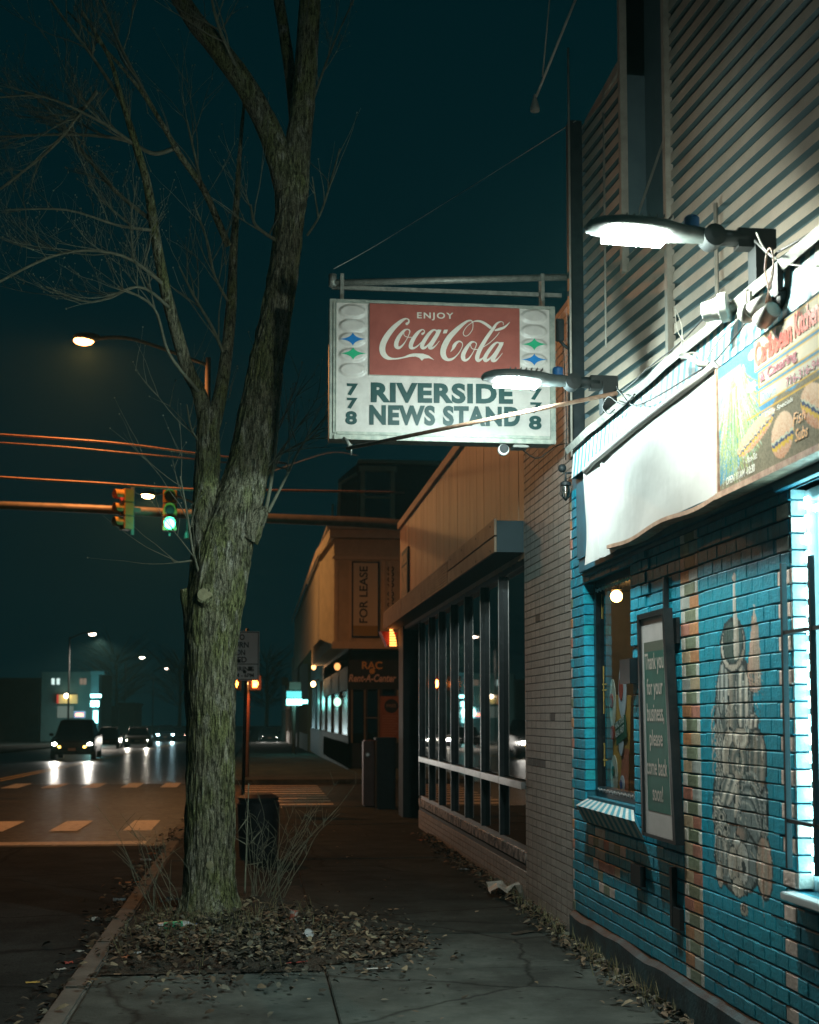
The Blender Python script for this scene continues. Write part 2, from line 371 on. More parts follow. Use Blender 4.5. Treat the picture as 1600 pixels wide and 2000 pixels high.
struct('tree_pit_soil', mb, M['soil'])
mb = MB()
for i in range(17):
    y0 = -3 + 1.6 * i; y1 = min(y0 + 1.59, 24.0)
    if y0 < 23.5: mb.box(-1.13, -.99, y0, y1, -.25, .006 + random.uniform(-.008, .006))
struct('kerb', mb, M['kerb'], bevel=.012)
# far pavements
mb = MB()
ys = [34.5, 35, 60, 90, 120, 160, 250]
vs = []
for y in ys: vs += [(-.9, y, gz(y)), (2.8, y, gz(y))]
mb.add(vs, [(2 * i, 2 * i + 1, 2 * i + 3, 2 * i + 2) for i in range(6)])
mb.box(-.9, 30, 34.4, 34.5, -.2, .0); mb.box(2.8, 8, 34.5, 41.3, -.2, -.002)
vs = []
for y in ys: vs += [(-17.5, y, gz(y)), (-14.0, y, gz(y))]
mb.add(vs, [(2 * i, 2 * i + 1, 2 * i + 3, 2 * i + 2) for i in range(6)])
mb.box(-17.5, -14., -10, 24., -.2, 0)
struct('far_pavement', mb, M['concrete'])
# painted markings
mb = MB()
z = -KZ + .004
mb.box(-6.8, -1.5, 18.5, 18.95, z - .003, z)
for i in range(9):
    x = -1.80 - 1.10 * i
    mb.add([(x - .21, 20.7, z), (x + .21, 20.7, z), (x + .21, 22.7, z), (x - .21, 22.7, z)], [(0, 1, 2, 3)])
for i in range(11):
    x = -2.15 - .95 * i
    mb.add([(x - .2, 33.2, z), (x + .2, 33.2, z), (x + .2, 35.4, z), (x - .2, 35.4, z)], [(0, 1, 2, 3)])
for y in (24.4, 25.4, 26.3, 27.3, 28.2, 29.1, 30.0, 30.9, 31.8, 32.6, 33.4):
    mb.add([(-.3, y, z), (1.5, y, z), (1.5, y + .34, z), (-.3, y + .34, z)], [(0, 1, 2, 3)])
struct('crosswalk_markings', mb, M['road_paint'])
mb = MB()
for dx in (-.14, .14):
    sheet(mb, -7.05 + dx - .055, -7.05 + dx + .055, [34.5, 35, 60, 90, 120, 160, 220], -KZ + .005)
    sheet(mb, -7.05 + dx - .055, -7.05 + dx + .055, [-8, 17.4], -KZ + .005)
struct('centre_line', mb, M['yellow_paint'])

# ================================================================== the corner store (blue painted brick)
WX = 2.28
store = thing('brick_store', 'single storey shop of turquoise painted brick with coloured header bricks and a painted still life', 'building', (WX, 7.5, 0))
BL = (.010, .40, .54); BL2 = (.008, .34, .50)
PINK = (.82, .66, .58); WHT = (.84, .82, .74); ORG = (.72, .34, .16); TAN = (.68, .52, .34); OLV = (.30, .35, .23); GRY = (.55, .58, .54); SAL = (.66, .28, .20)
CH, BRL = .0725, .135      # course height, header length
MY0, MY1, MZ0, MZ1 = 5.73, 6.56, .66, 2.29     # painted still life on the brick

# --- the painted still life, drawn on a small raster in its own units (u 0..290, v 0..1420)
import numpy as np
PW, PH = 145, 355
paint = np.zeros((PH, PW, 4))
yy, xx = np.mgrid[0:PH, 0:PW]; U = xx * 2.0; V = yy * 4.0
rs = np.random.RandomState(3)
def put(mask, col):
    for c in range(3): paint[..., c] = np.where(mask, col[c] if not hasattr(col[c], 'shape') else col[c], paint[..., c])
    paint[..., 3] = np.where(mask, 1, paint[..., 3])
def shade(t, a, b): return [a[i] + (b[i] - a[i]) * t for i in range(3)]
CR = (.88, .84, .74); GB = (.12, .18, .18); TP = (.50, .45, .37); DK = (.03, .06, .065); LG = (.70, .74, .70); RO = (.72, .48, .36)
def ell(cx, cy, rx, ry, a=CR, b=GB, stripes=0, ang=0, ring=0):
    ca, sa = cos(ang), sin(ang)
    dx = (U - cx); dy = (V - cy) ; X = (dx * ca + dy * sa) / rx; Y = (-dx * sa + dy * ca) / ry
    r = np.sqrt(X * X + Y * Y); t = np.clip(.5 + .5 * X + .25 * r, 0, 1)
    if stripes: t = np.clip(.5 + .5 * np.sin(X * stripes + Y * .8), 0, 1)
    if ring: t = np.clip(.5 + .5 * np.sin(r * ring), 0, 1)
    put(r < 1, shade(t, a, b)); put((r < 1) & (r > .90), DK)
def stroke(pts, a=CR, b=GB, seg=14):
    P = smooth_path(pts, seg)
    for k in range(len(P)):
        x, y, wd = P[k]
        d = np.sqrt((U - x) ** 2 + ((V - y) * .75) ** 2); t = np.clip((U - x) / max(wd, 1) + .5, 0, 1)
        put(d < wd / 2, shade(t, a, b))
GM = (.26, .33, .33)
ell(120, 620, 95, 330, GM, GM); ell(95, 1000, 88, 260, GM, GM); ell(190, 960, 75, 300, GM, GM); ell(120, 1190, 108, 150, GM, GM)
for k in range(9): stroke([(60 + 9 * k, 620, 9), (45 + 8 * k, 560 - 30 * (k % 3), 7), (30 + 6 * k, 440 + 25 * k, 3)], LG, GB, 10)       # leaves beside the bowl
for k in range(6): stroke([(50, 560 + 45 * k, 9), (28, 555 + 45 * k, 9), (10, 590 + 45 * k, 7), (14, 625 + 45 * k, 3)], CR, GB, 8)
ell(115, 520, 62, 300, TP, GB, stripes=7)
ell(70, 480, 30, 120, LG, GB, stripes=9); ell(160, 520, 34, 150, CR, GB, stripes=8)
ell(120, 300, 62, 118, CR, TP); ell(120, 285, 50, 98, (.10, .15, .13), (.05, .12, .12))
stroke([(133, 12, 12), (134, 60, 12), (134, 150, 17), (136, 260, 24), (136, 345, 24)], CR, TP); ell(133, 16, 11, 20, CR, TP)
stroke([(222, 185, 10), (222, 230, 30), (220, 320, 44), (215, 420, 58), (220, 470, 50)], RO, TP); stroke([(222, 150, 4), (223, 200, 8)], CR, TP)
for k in range(12): stroke([(195 + 5 * k, 430, 4), (190 + 5.5 * k, 520 + 8 * (k % 4), 4), (205 + 3 * k, 620, 3)], LG if k % 2 else DK, GB, 7)
ell(205, 620, 30, 34, CR, DK, stripes=10)
for k in range(13):
    for q in range(3): ell(32 + 14 * q + (k % 2) * 5, 640 + 19 * k, 8, 12, CR, GB)
ell(95, 770, 38, 130, TP, CR, stripes=5); ell(135, 790, 45, 110, GB, TP, ring=14)
ell(222, 780, 42, 140, TP, GB, stripes=9); ell(150, 690, 40, 50, CR, TP, ring=9)
ell(85, 910, 40, 80, CR, GB, stripes=8, ang=.3); stroke([(130, 830, 16), (132, 930, 20), (120, 1010, 10)], CR, TP)
for k in range(7):
    r0 = 22 + 15 * k
    stroke([(125 + 2 * k, 1120 - 9 * k, 7), (140 + 4 * k, 1000 - r0 * 1.35, 8), (190 + 6 * k, 985 - r0 * 1.2, 9), (228 + 5 * k, 1060, 9), (232 + 2 * k, 1200, 7), (236, 1330, 5), (242, 1410, 3)], GB if k % 2 else LG, DK if k % 2 else GB, 12)
for (cx, cy, r) in ((35, 980, 26), (25, 1040, 22), (52, 1030, 24), (70, 1075, 22), (40, 1100, 26), (75, 1140, 20)):
    ell(cx, cy, r, r * 1.5, CR, GB, ring=12); ell(cx, cy, r * .3, r * .45, DK, DK)
ell(150, 1080, 34, 30, RO, GB); ell(128, 1150, 30, 60, LG, TP, ring=8)
for k in range(5): stroke([(30 + 12 * k, 1130, 9), (28 + 13 * k, 1200, 9), (34 + 10 * k, 1270, 6)], CR if k % 2 else TP, GB, 8)
ell(40, 1275, 18, 62, CR, TP); ell(105, 1215, 26, 82, CR, TP); ell(150, 1200, 30, 90, TP, LG); ell(152, 1215, 13, 26, DK, DK)
ell(245, 1190, 36, 132, RO, TP, stripes=8); ell(245, 1060, 10, 16, TP, GB); ell(125, 1305, 30, 44, CR, TP)
ell(152, 1385, 18, 32, CR, TP); ell(152, 1380, 9, 18, RO, GB)
solid = paint[..., 3] > .5
for k in range(120):       # brush lines that model the forms
    x = rs.rand() * 270 + 10; y = 420 + rs.rand() * 880; L = 20 + rs.rand() * 90; cv = (rs.rand() - .5) * 60; c = (CR, LG, DK, GB, CR)[rs.randint(5)]
    for t in np.linspace(0, 1, 22):
        xi = int((x + cv * t * t + (rs.rand() - .5) * 1.5) / 2); yi = int((y + L * t) / 4)
        if 0 <= xi < PW and 0 <= yi < PH and solid[yi, xi]: paint[yi, xi, :3] = c
def mural_col(Y, Z, base):
    u = (MY1 - Y) / (MY1 - MY0); v = (MZ1 - Z) / (MZ1 - MZ0)
    if not (0 <= u < 1 and 0 <= v < 1): return base
    p = paint[int(v * PH), int(u * PW)]
    if p[3] < .5: return base
    return (p[0] * .95, p[1] * .95, p[2] * .95)

bricks = MB()
def brick(y0, y1, z0, z1, col, X=WX, nu=1, nv=1, paintit=False, depth=.016):
    j = random.uniform(-.002, .002); e = .004
    Xf = X + j; yy0 = y0 + .0012; yy1 = y1 - .0012; z1 = z1 - (.005 if paintit else .009)
    k = random.uniform(.90, 1.08); col = tuple(c * k for c in col)
    w_ = [random.uniform(-.0015, .0015) for _ in range(2)]
    Yn = nu + 1; Zn = nv + 1
    vs = []; cs = []
    for a in range(Yn):
        for b in range(Zn):
            Y = yy0 + e + (yy1 - yy0 - 2 * e) * a / nu; Z = z0 + e + (z1 - z0 - 2 * e) * b / nv + w_[0]
            vs.append((Xf, Y, Z)); cs.append(mural_col(Y, Z, col) if paintit else col)
    fs = [(a * Zn + b, a * Zn + b + 1, (a + 1) * Zn + b + 1, (a + 1) * Zn + b) for a in range(nu) for b in range(nv)]
    ring = [(0, b) for b in range(Zn)] + [(a, nv) for a in range(1, Yn)] + [(nu, b) for b in range(nv - 1, -1, -1)] + [(a, 0) for a in range(nu - 1, 0, -1)]
    base = len(vs); nr = len(ring)
    for (a, b) in ring:
        Y0, Z0 = vs[a * Zn + b][1:]; dy = -e if a == 0 else (e if a == nu else 0); dz = -e if b == 0 else (e if b == nv else 0)
        vs.append((Xf + e * .8, Y0 + dy, Z0 + dz)); cs.append(cs[a * Zn + b])
    for (a, b) in ring:
        p = vs[base + ring.index((a, b))]; vs.append((X + depth, p[1], p[2])); cs.append(cs[a * Zn + b])
    for i in range(nr):
        i2 = (i + 1) % nr; A = ring[i][0] * Zn + ring[i][1]; B = ring[i2][0] * Zn + ring[i2][1]
        fs.append((A, base + i, base + i2, B)); fs.append((base + i, base + nr + i, base + nr + i2, base + i2))
    b0 = bricks.add(vs, fs); bricks.c[b0:] = cs
YEND = 9.56
WZ0, WZ1, WY0, WY1 = 1.05, 2.55, 7.94, 9.16        # left window
SZ0, SZ1, SY0, SY1 = .86, 2.58, 3.4, 5.50           # lit window at the right
NC = 45
diam = {12: (9, [PINK, OLV, TAN, SAL, OLV, SAL, TAN, OLV, PINK]), 11: (2, [GRY, GRY]), 10: (7, [PINK, OLV, GRY, SAL, GRY, OLV, PINK]),
        9: (2, [GRY, GRY]), 8: (5, [PINK, SAL, SAL, SAL, TAN]), 7: (1, [OLV]), 6: (3, [PINK, OLV, PINK])}
for k in range(3, NC):
    z0 = k * CH; z1 = z0 + CH; zc = (z0 + z1) / 2
    # list of fixed decorative bricks (y0,y1,col)
    deco = []
    r = random.Random(k * 13)
    deco.append((YEND - (.07 if k % 2 else .045), YEND, PINK if k % 2 == 0 else [BL, ORG, BL, OLV, SAL][k % 5]))
    if k % 2: deco.append((6.71, 6.76, WHT)); deco.append((6.76, 6.93, OLV)); deco.append((6.93, 7.0, WHT))
    else:
        c = r.sample([ORG, TAN, GRY, SAL], 2); deco.append((6.71, 6.855, c[0])); deco.append((6.855, 7.0, c[1]))
    if k % 2 == 0: deco.append((5.505, 5.64, PINK))
    if zc < SZ0 - .05:
        if k in (10, 8): deco.append((5.14 + (k == 8) * .1 - .1, 5.28, PINK))
    if k in diam:
        nW, cl = diam[k]; y = 8.62 + nW * .0675 if nW > 2 else 8.78 + nW * .0675
        for c in cl: deco.append((y - .135, y, c)); y -= .135
    deco.sort()
    # free spans
    lo = 3.0; spans = []
    for a, b, c in deco:
        if a > lo + .01: spans.append((lo, a))
        lo = max(lo, b)
    if lo < YEND - .005: spans.append((lo, YEND))
    def clip(a, b):
        """drop what falls in openings"""
        out = [(a, b)]
        for (oy0, oy1, oz0, oz1) in ((WY0, WY1, WZ0, WZ1), (SY0, SY1, SZ0, SZ1), (3.0, 9.12, 2.60, 9.)):
            if oz0 < zc < oz1:
                nx = []
                for p, q in out:
                    if q <= oy0 or p >= oy1: nx.append((p, q)); continue
                    if p < oy0: nx.append((p, oy0))
                    if q > oy1: nx.append((oy1, q))
                out = nx
        return [(p, q) for p, q in out if q - p > .012]
    for a, b, c in deco:
        for p, q in clip(a, b): brick(p, q, z0, z1, c)
    for a, b in spans:
        ph = (k % 2) * BRL / 2
        g0 = math.floor((a - ph) / BRL)
        y = g0 * BRL + ph
        while y < b - 1e-6:
            p, q = max(a, y), min(b, y + BRL)
            if q - p > .012:
                for P, Q in clip(p, q):
                    pil = 7.05 < (P + Q) / 2 < 7.92
                    inm = MY0 - .02 < Q and P < MY1 + .02 and MZ0 - .08 < zc < MZ1 + .08
                    t = noise.noise(Vector((P * 1.3, z0 * 1.5, 2)))
                    cc = tuple(BL[i] + (BL2[i] - BL[i]) * (t * .5 + .5) for i in range(3))
                    
                    brick(P, Q, z0, z1, cc, X=WX - (.012 if 7.62 < (P + Q) / 2 < 7.92 and zc > 2.0 else 0), nu=12 if inm else 1, nv=8 if inm else 1, paintit=inm)
            y += BRL
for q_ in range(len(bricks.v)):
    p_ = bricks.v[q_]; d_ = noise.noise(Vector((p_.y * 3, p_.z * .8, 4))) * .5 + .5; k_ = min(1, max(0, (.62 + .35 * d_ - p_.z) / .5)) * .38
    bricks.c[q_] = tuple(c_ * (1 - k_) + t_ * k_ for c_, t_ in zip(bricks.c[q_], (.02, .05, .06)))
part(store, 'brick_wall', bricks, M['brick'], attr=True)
mb = MB()      # bed joints and wall core, with the two openings left free
X0, X1 = WX + .013, WX + .15
for (y0, y1, z0, z1) in ((WY1, YEND - .01, .0, 2.7), (SY1, WY0, 0, 2.7), (WY0, WY1, 0, WZ0), (WY0, WY1, WZ1, 2.7), (SY0, SY1, 0, SZ0), (SY0, SY1, SZ1, 2.7), (2.0, SY0, 0, 2.7)):
    mb.box(X0, X1, y0, y1, z0, z1)
part(store, 'wall_core', mb, M['mortar'])
mb = MB()
for i in range(40):      # rough dark plinth
    y0 = 2 + 7.55 * i / 40; y1 = 2 + 7.55 * (i + 1) / 40
    a = .20 + .03 * noise.noise(Vector((y0 * 2, 0, 0))); b = .20 + .03 * noise.noise(Vector((y1 * 2, 0, 0)))
    xx0 = WX - .03
    mb.add([(xx0, y0, -.02), (xx0, y1, -.02), (xx0, y1, b - .02), (xx0, y0, a - .02), (WX + .01, y0, a + .01), (WX + .01, y1, b + .01)], [(0, 3, 2, 1), (3, 4, 5, 2)])
part(store, 'plinth', mb, M['basepaint'])
# lintel soffit over the wall and recess header
mb = MB(); mb.box(WX - .045, WX + .3, 2.0, 9.11, 2.605, 2.698); mb.box(WX - .02, WX + .012, 2.0, 9.12, 2.58, 2.603)
part(store, 'header_beam', mb, M['blue_trim'], bevel=.004)

# left window: frame, glass, jamb bricks, room behind
fr = MB()
fx0, fx1 = WX + .07, WX + .14
fr.box(fx0, fx1, WY0, WY0 + .05, WZ0, WZ1); fr.box(fx0, fx1, WY1 - .07, WY1, WZ0, WZ1)
fr.box(fx0, fx1, WY0 + .05, WY1 - .07, WZ0, WZ0 + .07); fr.box(fx0, fx1, WY0 + .05, WY1 - .07, WZ1 - .05, WZ1)
win = part(store, 'shop_window', fr, M['darkmetal'], bevel=.005)
g = MB(); g.quad((fx0 + .03, WY1 - .07, WZ0 + .07), (fx0 + .03, WY0 + .05, WZ0 + .07), (fx0 + .03, WY0 + .05, WZ1 - .05), (fx0 + .03, WY1 - .07, WZ1 - .05))
def sheet_glass():
    m = bpy.data.materials.new('window_pane'); m.use_nodes = True; n = m.node_tree.nodes; l = m.node_tree.links
    n.remove(n['Principled BSDF']); out = n['Material Output']
    gl = n.new('ShaderNodeBsdfGlossy'); gl.inputs['Roughness'].default_value = .02
    tr = n.new('ShaderNodeBsdfTransparent'); tr.inputs[0].default_value = (.8, .86, .88, 1)
    ge = n.new('ShaderNodeNewGeometry'); dt = n.new('ShaderNodeVectorMath'); dt.operation = 'DOT_PRODUCT'; l.new(ge.outputs['Incoming'], dt.inputs[0]); l.new(ge.outputs['Normal'], dt.inputs[1])
    ab = n.new('ShaderNodeMath'); ab.operation = 'ABSOLUTE'; l.new(dt.outputs['Value'], ab.inputs[0])
    on = n.new('ShaderNodeMath'); on.operation = 'SUBTRACT'; on.inputs[0].default_value = 1; l.new(ab.outputs[0], on.inputs[1])
    pw = n.new('ShaderNodeMath'); pw.operation = 'POWER'; pw.inputs[1].default_value = 5; l.new(on.outputs[0], pw.inputs[0])
    ma = n.new('ShaderNodeMath'); ma.operation = 'MULTIPLY_ADD'; ma.inputs[1].default_value = .9; ma.inputs[2].default_value = .06; l.new(pw.outputs[0], ma.inputs[0])
    mx = n.new('ShaderNodeMixShader'); l.new(ma.outputs[0], mx.inputs[0]); l.new(tr.outputs[0], mx.inputs[1]); l.new(gl.outputs[0], mx.inputs[2]); l.new(mx.outputs[0], out.inputs[0])
    return m
M['pane'] = sheet_glass()
sub(win, 'pane', g, M['pane'])
mb = MB()    # chain and scalloped trim at the head and foot of the glass
for k in range(26):
    y = WY0 + .07 + k * (WY1 - WY0 - .16) / 25
    mb.lathe((fx0 - .004, y, WZ1 - .075 + .008 * (k % 2)), (1, 0, 0), [(0, .014), (.004, .014)], 8)
    mb.lathe((fx0 - .004, y, WZ0 + .045 + .006 * (k % 2)), (1, 0, 0), [(0, .011), (.004, .011)], 8)
mb.box(fx0 - .002, fx0 - .0005, WY0 + .06, WY1 - .08, WZ1 - .068, WZ1 - .062)
sub(win, 'chain', mb, M['alu'])
mb = MB()
for (y, za, zb) in ((9.02, 2.28, 2.45), (9.0, 1.62, 1.95), (9.0, 1.26, 1.42)):
    mb.box(fx0 + .024, fx0 + .027, y, y + .006, za, zb)
for z in (1.78, 1.82, 1.30): mb.box(fx0 + .024, fx0 + .027, 8.93, 9.03, z, z + .008)
sub(win, 'tape_mark', mb, M['yellow_paint'])
jb = MB()      # far jamb: brick ends turning into the opening
for k in range(15, 35):
    z0 = k * CH
    jb.box(WX + .004, WX + .075, WY1 - .004 , WY1 + .02, z0 + .004, z0 + CH - .006, col=tuple(c * random.uniform(.9, 1.1) for c in BL))
part(store, 'window_jamb', jb, M['brick'], attr=True)
rm = MB()
rx1 = WX + 2.2
rm.quad((rx1, 7.2, .2), (rx1, 11.6, .2), (rx1, 11.6, 2.75), (rx1, 7.2, 2.75)); rm.quad((X1, 11.6, .2), (rx1, 11.6, .2), (rx1, 11.6, 2.75), (X1, 11.6, 2.75))
rm.quad((X1, 7.2, .2), (rx1, 7.2, .2), (rx1, 7.2, 2.75), (X1, 7.2, 2.75)); rm.quad((X1, 7.2, 2.72), (rx1, 7.2, 2.72), (rx1, 11.6, 2.72), (X1, 11.6, 2.72))
rm.quad((X1, 7.2, .9), (rx1, 7.2, .9), (rx1, 11.6, .9), (X1, 11.6, .9))
part(store, 'room', rm, mat('room_wall', (.30, .32, .32), (.40, .42, .42), 3, .8))
# striped sloping ledge
mb = MB(); y0, y1 = 7.93, 9.20; zt = 1.035
n_ = 21
A0, A1, B0, B1 = [], [], [], []
for i in range(n_):
    a = y0 + (y1 - y0) * i / n_; b = y0 + (y1 - y0) * (i + 1) / n_; m_ = i % 2; sk = .10
    # sloping top, stripes slanting
    fy_ = lambda y: 9.10 - (9.10 - y) * (9.10 - 7.64) / (9.10 - 7.95)
    rr = lambda y: (WX - .004, y, zt); q = lambda y: (WX - .085, fy_(y), zt - .045); r_ = lambda y: (WX - .02, fy_(y) + .03, zt - .155)
    a = 7.95 + (9.10 - 7.95) * i / n_; b = 7.95 + (9.10 - 7.95) * (i + 1) / n_
    mb.quad(rr(a), rr(b), q(b), q(a), m_); mb.quad(q(a), q(b), r_(b), r_(a), m_)
mb.quad(rr(7.95), q(7.95), r_(7.95), (WX, 7.95, zt - .13), 1); mb.quad(rr(9.10), q(9.10), r_(9.10), (WX, 9.1, zt - .13), 1)
part(store, 'window_ledge', mb, [M['stripe_w'], M['stripe_b']], label='sloping ledge in diagonal blue and white stripes')

# right window with the bright LED strip and security bars
fr = MB(); sx0, sx1 = WX + .07, WX + .13
fr.box(sx0, sx1, SY1 - .03, SY1, SZ0, SZ1); fr.box(sx0, sx1, SY0, SY0 + .05, SZ0, SZ1); fr.box(sx0, sx1, SY0 + .05, SY1 - .05, SZ0, SZ0 + .05); fr.box(sx0, sx1, SY0 + .05, SY1 - .05, SZ1 - .05, SZ1)
fr.box(sx0, sx1, 4.5, 4.55, SZ0 + .05, SZ1 - .05)
sw = part(store, 'lit_window', fr, mat('pale_window_frame', (.5, .56, .58), rough=.4), bevel=.004)
g = MB(); g.quad((sx0 + .04, SY0 + .05, SZ0 + .05), (sx0 + .04, SY1 - .05, SZ0 + .05), (sx0 + .04, SY1 - .05, SZ1 - .05), (sx0 + .04, SY0 + .05, SZ1 - .05))
sub(sw, 'pane', g, emi('milky_lit_glass', (.22, .70, .85), .35, (.3, .45, .5)))
led = MB()
for k in range(21):
    z = SZ0 + .10 + k * .078
    led.box(sx0 - .012, sx0 - .004, SY1 - .062, SY1 - .034, z - .024, z + .024)
sub(sw, 'led_strip', led, emi('led_dots', (.45, .95, 1.), 20))
led = MB()
for k in range(26):
    y = SY1 - .15 - k * .072
    led.box(sx0 - .012, sx0 - .004, y - .022, y + .022, SZ1 - .11, SZ1 - .085)
sub(sw, 'led_strip', led, emi('led_dots_top', (.45, .95, 1.), 46))
ba = MB()
for y in (SY1 - .01, SY1 - .30, SY1 - .6, SY1 - .9, SY1 - 1.2):
    ba.box(WX - .045, WX - .022, y - .011, y + .011, SZ0 + .10, SZ1 - .32)
for z in (SZ0 + .30, SZ1 - .62): ba.box(WX - .042, WX - .026, SY1 - 1.25, SY1 - .022, z - .008, z + .008)
for z in (SZ0 + .3, SZ1 - .62): ba.box(WX - .022, WX + .02, SY1 + .0, SY1 + .012, z - .01, z + .01)
sub(sw, 'security_bars', ba, M['black'])
mb = MB(); mb.box(WX - .06, WX + .10, SY0 - .05, SY1 + .03, SZ0 - .035, SZ0 - .002)
sub(sw, 'sill', mb, mat('pale_sill', (.5, .55, .56), rough=.6), bevel=.004)
jb = MB()
for k in range(12, 37):
    z0 = k * CH; jb.box(WX + .004, WX + .069, SY1 - .02, SY1 - .003, z0 + .004, z0 + CH - .006, col=PINK if k % 3 == 0 else (.36, .50, .52))
part(store, 'window_jamb', jb, M['brick'], attr=True)
mb = MB(); mb.box(WX - .05, WX + .1, SY0, SY1 + .05, SZ1, SZ1 + .035); part(store, 'window_hood', mb, M['blue_trim'], bevel=.003)
# dark patches, boxes and straps screwed to the pier
for bxs in (((.035, 7.72, 7.92, .60, .72),), ((.06, 7.80, 8.02, 1.80, 1.95),), ((.03, 7.13, 7.17, .46, .78), (.028, 7.01, 7.1295, .46, .57)), ((.03, 7.20, 7.222, 1.95, 2.38), (.02, 7.01, 7.1995, 2.00, 2.14))):
    mb = MB()
    for (d_, ya, yb_, za, zb_) in bxs: mb.box(WX - d_, WX - .001, ya, yb_, za, zb_)
    part(store, 'wall_bracket', mb, M['darkmetal'])

# cornice: striped metal band, gutter flashing and parapet cap
mb = MB(); SBX = 2.18
n_ = 150; yb = 2.0
for i in range(n_):
    a = 9.08 - .05 * i; b = a - .05
    dz = .0
    mb.add([(SBX, b, 3.27), (SBX, a, 3.27), (SBX + .02, a, 3.475), (SBX + .02, b, 3.475)], [(3, 2, 1, 0)], i % 2)
mb.add([(SBX, 9.08, 3.27), (SBX + .2, 9.08, 3.27), (SBX + .2, 9.08, 3.475), (SBX + .02, 9.08, 3.475)], [(0, 1, 2, 3)], 1)
part(store, 'striped_cornice', mb, [M['stripe_w'], M['stripe_b']], label='band of narrow blue and white painted stripes')
mb = MB()
pts = []
for i in range(60):
    y = 9.15 - .125 * i; dz = .012 * noise.noise(Vector((y * 1.7, 0, 0))) + .006 * noise.noise(Vector((y * 8, 4, 0)))
    pts.append((y, dz))
vs = []
for y, dz in pts:
    vs += [(SBX - .012, y, 3.462 + dz), (SBX - .03, y, 3.505 + dz * 1.5), (SBX + .05, y, 3.56 + dz), (SBX + .26, y, 3.58 + dz)]
fs = [(4 * i + k, 4 * i + k + 1, 4 * i + 5 + k, 4 * i + 4 + k) for i in range(len(pts) - 1) for k in range(3)]
mb.add(vs, fs); part(store, 'flashing', mb, M['grime_metal'])
mb = MB(); mb.box(WX - .055, WX + .35, 2.0, 9.12, 2.70, 3.45); mb.box(WX + .016, WX + .35, 9.12, 9.54, 2.70, 3.52); part(store, 'upper_wall_band', mb, M['blue_trim'])
mb = MB(); mb.tube([(SBX - .03, 8.55, 3.225), (SBX - .04, 8.3, 3.245), (SBX - .04, 7.2, 3.255), (SBX - .035, 6.5, 3.262), (SBX - .03, 6.0, 3.27)], .021, 10)
part(store, 'bunched_tube', mb, M['white_cloth'], label='pale rolled tube along the top of the blank banner')

# corrugated wall above
def UX(y): return WX + .10 + .08 * (9.5 - y)
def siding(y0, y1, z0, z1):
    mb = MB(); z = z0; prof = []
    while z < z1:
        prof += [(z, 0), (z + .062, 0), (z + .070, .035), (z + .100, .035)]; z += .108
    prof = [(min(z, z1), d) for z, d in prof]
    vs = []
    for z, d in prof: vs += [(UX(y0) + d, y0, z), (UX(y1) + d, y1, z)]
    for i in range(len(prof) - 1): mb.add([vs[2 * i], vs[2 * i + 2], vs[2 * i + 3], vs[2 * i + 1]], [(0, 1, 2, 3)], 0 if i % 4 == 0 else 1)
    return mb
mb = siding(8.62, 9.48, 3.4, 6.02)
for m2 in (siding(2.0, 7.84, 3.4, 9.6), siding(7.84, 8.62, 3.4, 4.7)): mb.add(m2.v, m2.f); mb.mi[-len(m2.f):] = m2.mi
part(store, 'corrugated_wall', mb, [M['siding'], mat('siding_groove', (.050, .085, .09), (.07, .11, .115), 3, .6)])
mb = MB(); mb.add([(UX(8.62) + .16, 8.62, 4.7), (UX(7.84) + .16, 7.84, 4.7), (UX(7.84) + .16, 7.84, 9.6), (UX(8.62) + .16, 8.62, 9.6)], [(0, 1, 2, 3)])
mb.add([(UX(8.62), 8.62, 4.7), (UX(8.62) + .16, 8.62, 4.7), (UX(8.62) + .16, 8.62, 9.6), (UX(8.62), 8.62, 9.6)], [(0, 1, 2, 3)])
mb.add([(UX(9.48), 9.48, 3.4), (UX(9.48) + 4, 9.48, 3.4), (UX(9.48) + 4, 9.48, 6.0), (UX(9.48), 9.48, 6.0)], [(0, 1, 2, 3)])
mb.add([(UX(8.62), 8.62, 6.0), (UX(8.62) + 4, 8.62, 6.0), (UX(8.62) + 4, 8.62, 9.6), (UX(8.62), 8.62, 9.6)], [(0, 1, 2, 3)])
part(store, 'recess_panel', mb, M['siding_dark'])
mb = MB()
for y in (8.60, 7.82): mb.box(UX(y) - .03, UX(y) + .02, y - .03, y + .03, 4.6 if y > 8 else 3.6, 9.6)
mb.box(UX(8.62) - .03, UX(8.62) + .03, 8.62, 9.55, 6.02, 6.10)
mb.add([(UX(7.84) + .1, 7.86, 5.5), (UX(8.62) + .1, 8.6, 5.0), (UX(8.62) + .1, 8.6, 5.05), (UX(7.84) + .1, 7.86, 5.55)], [(0, 1, 2, 3)])
part(store, 'edge_trim', mb, M['conduit'], bevel=.004)
mb = MB(); mb.box(WX + .00, WX + .10, 9.47, 9.57, 3.50, 6.06); part(store, 'corner_post', mb, M['darkmetal'], bevel=.004)
for cp, cr_ in (([(WX - .008, 9.44, 3.5), (WX - .008, 9.44, 6.6)], .009), ([(WX + .14, 9.0, 4.2), (WX + .14, 9.0, 5.9)], .008), ([(UX(7.1) - .02, 7.1, 3.6), (UX(7.1) - .02, 7.1, 4.5)], .012)):
    mb = MB(); mb.tube(cp, cr_, 6); part(store, 'conduit', mb, M['conduit'])

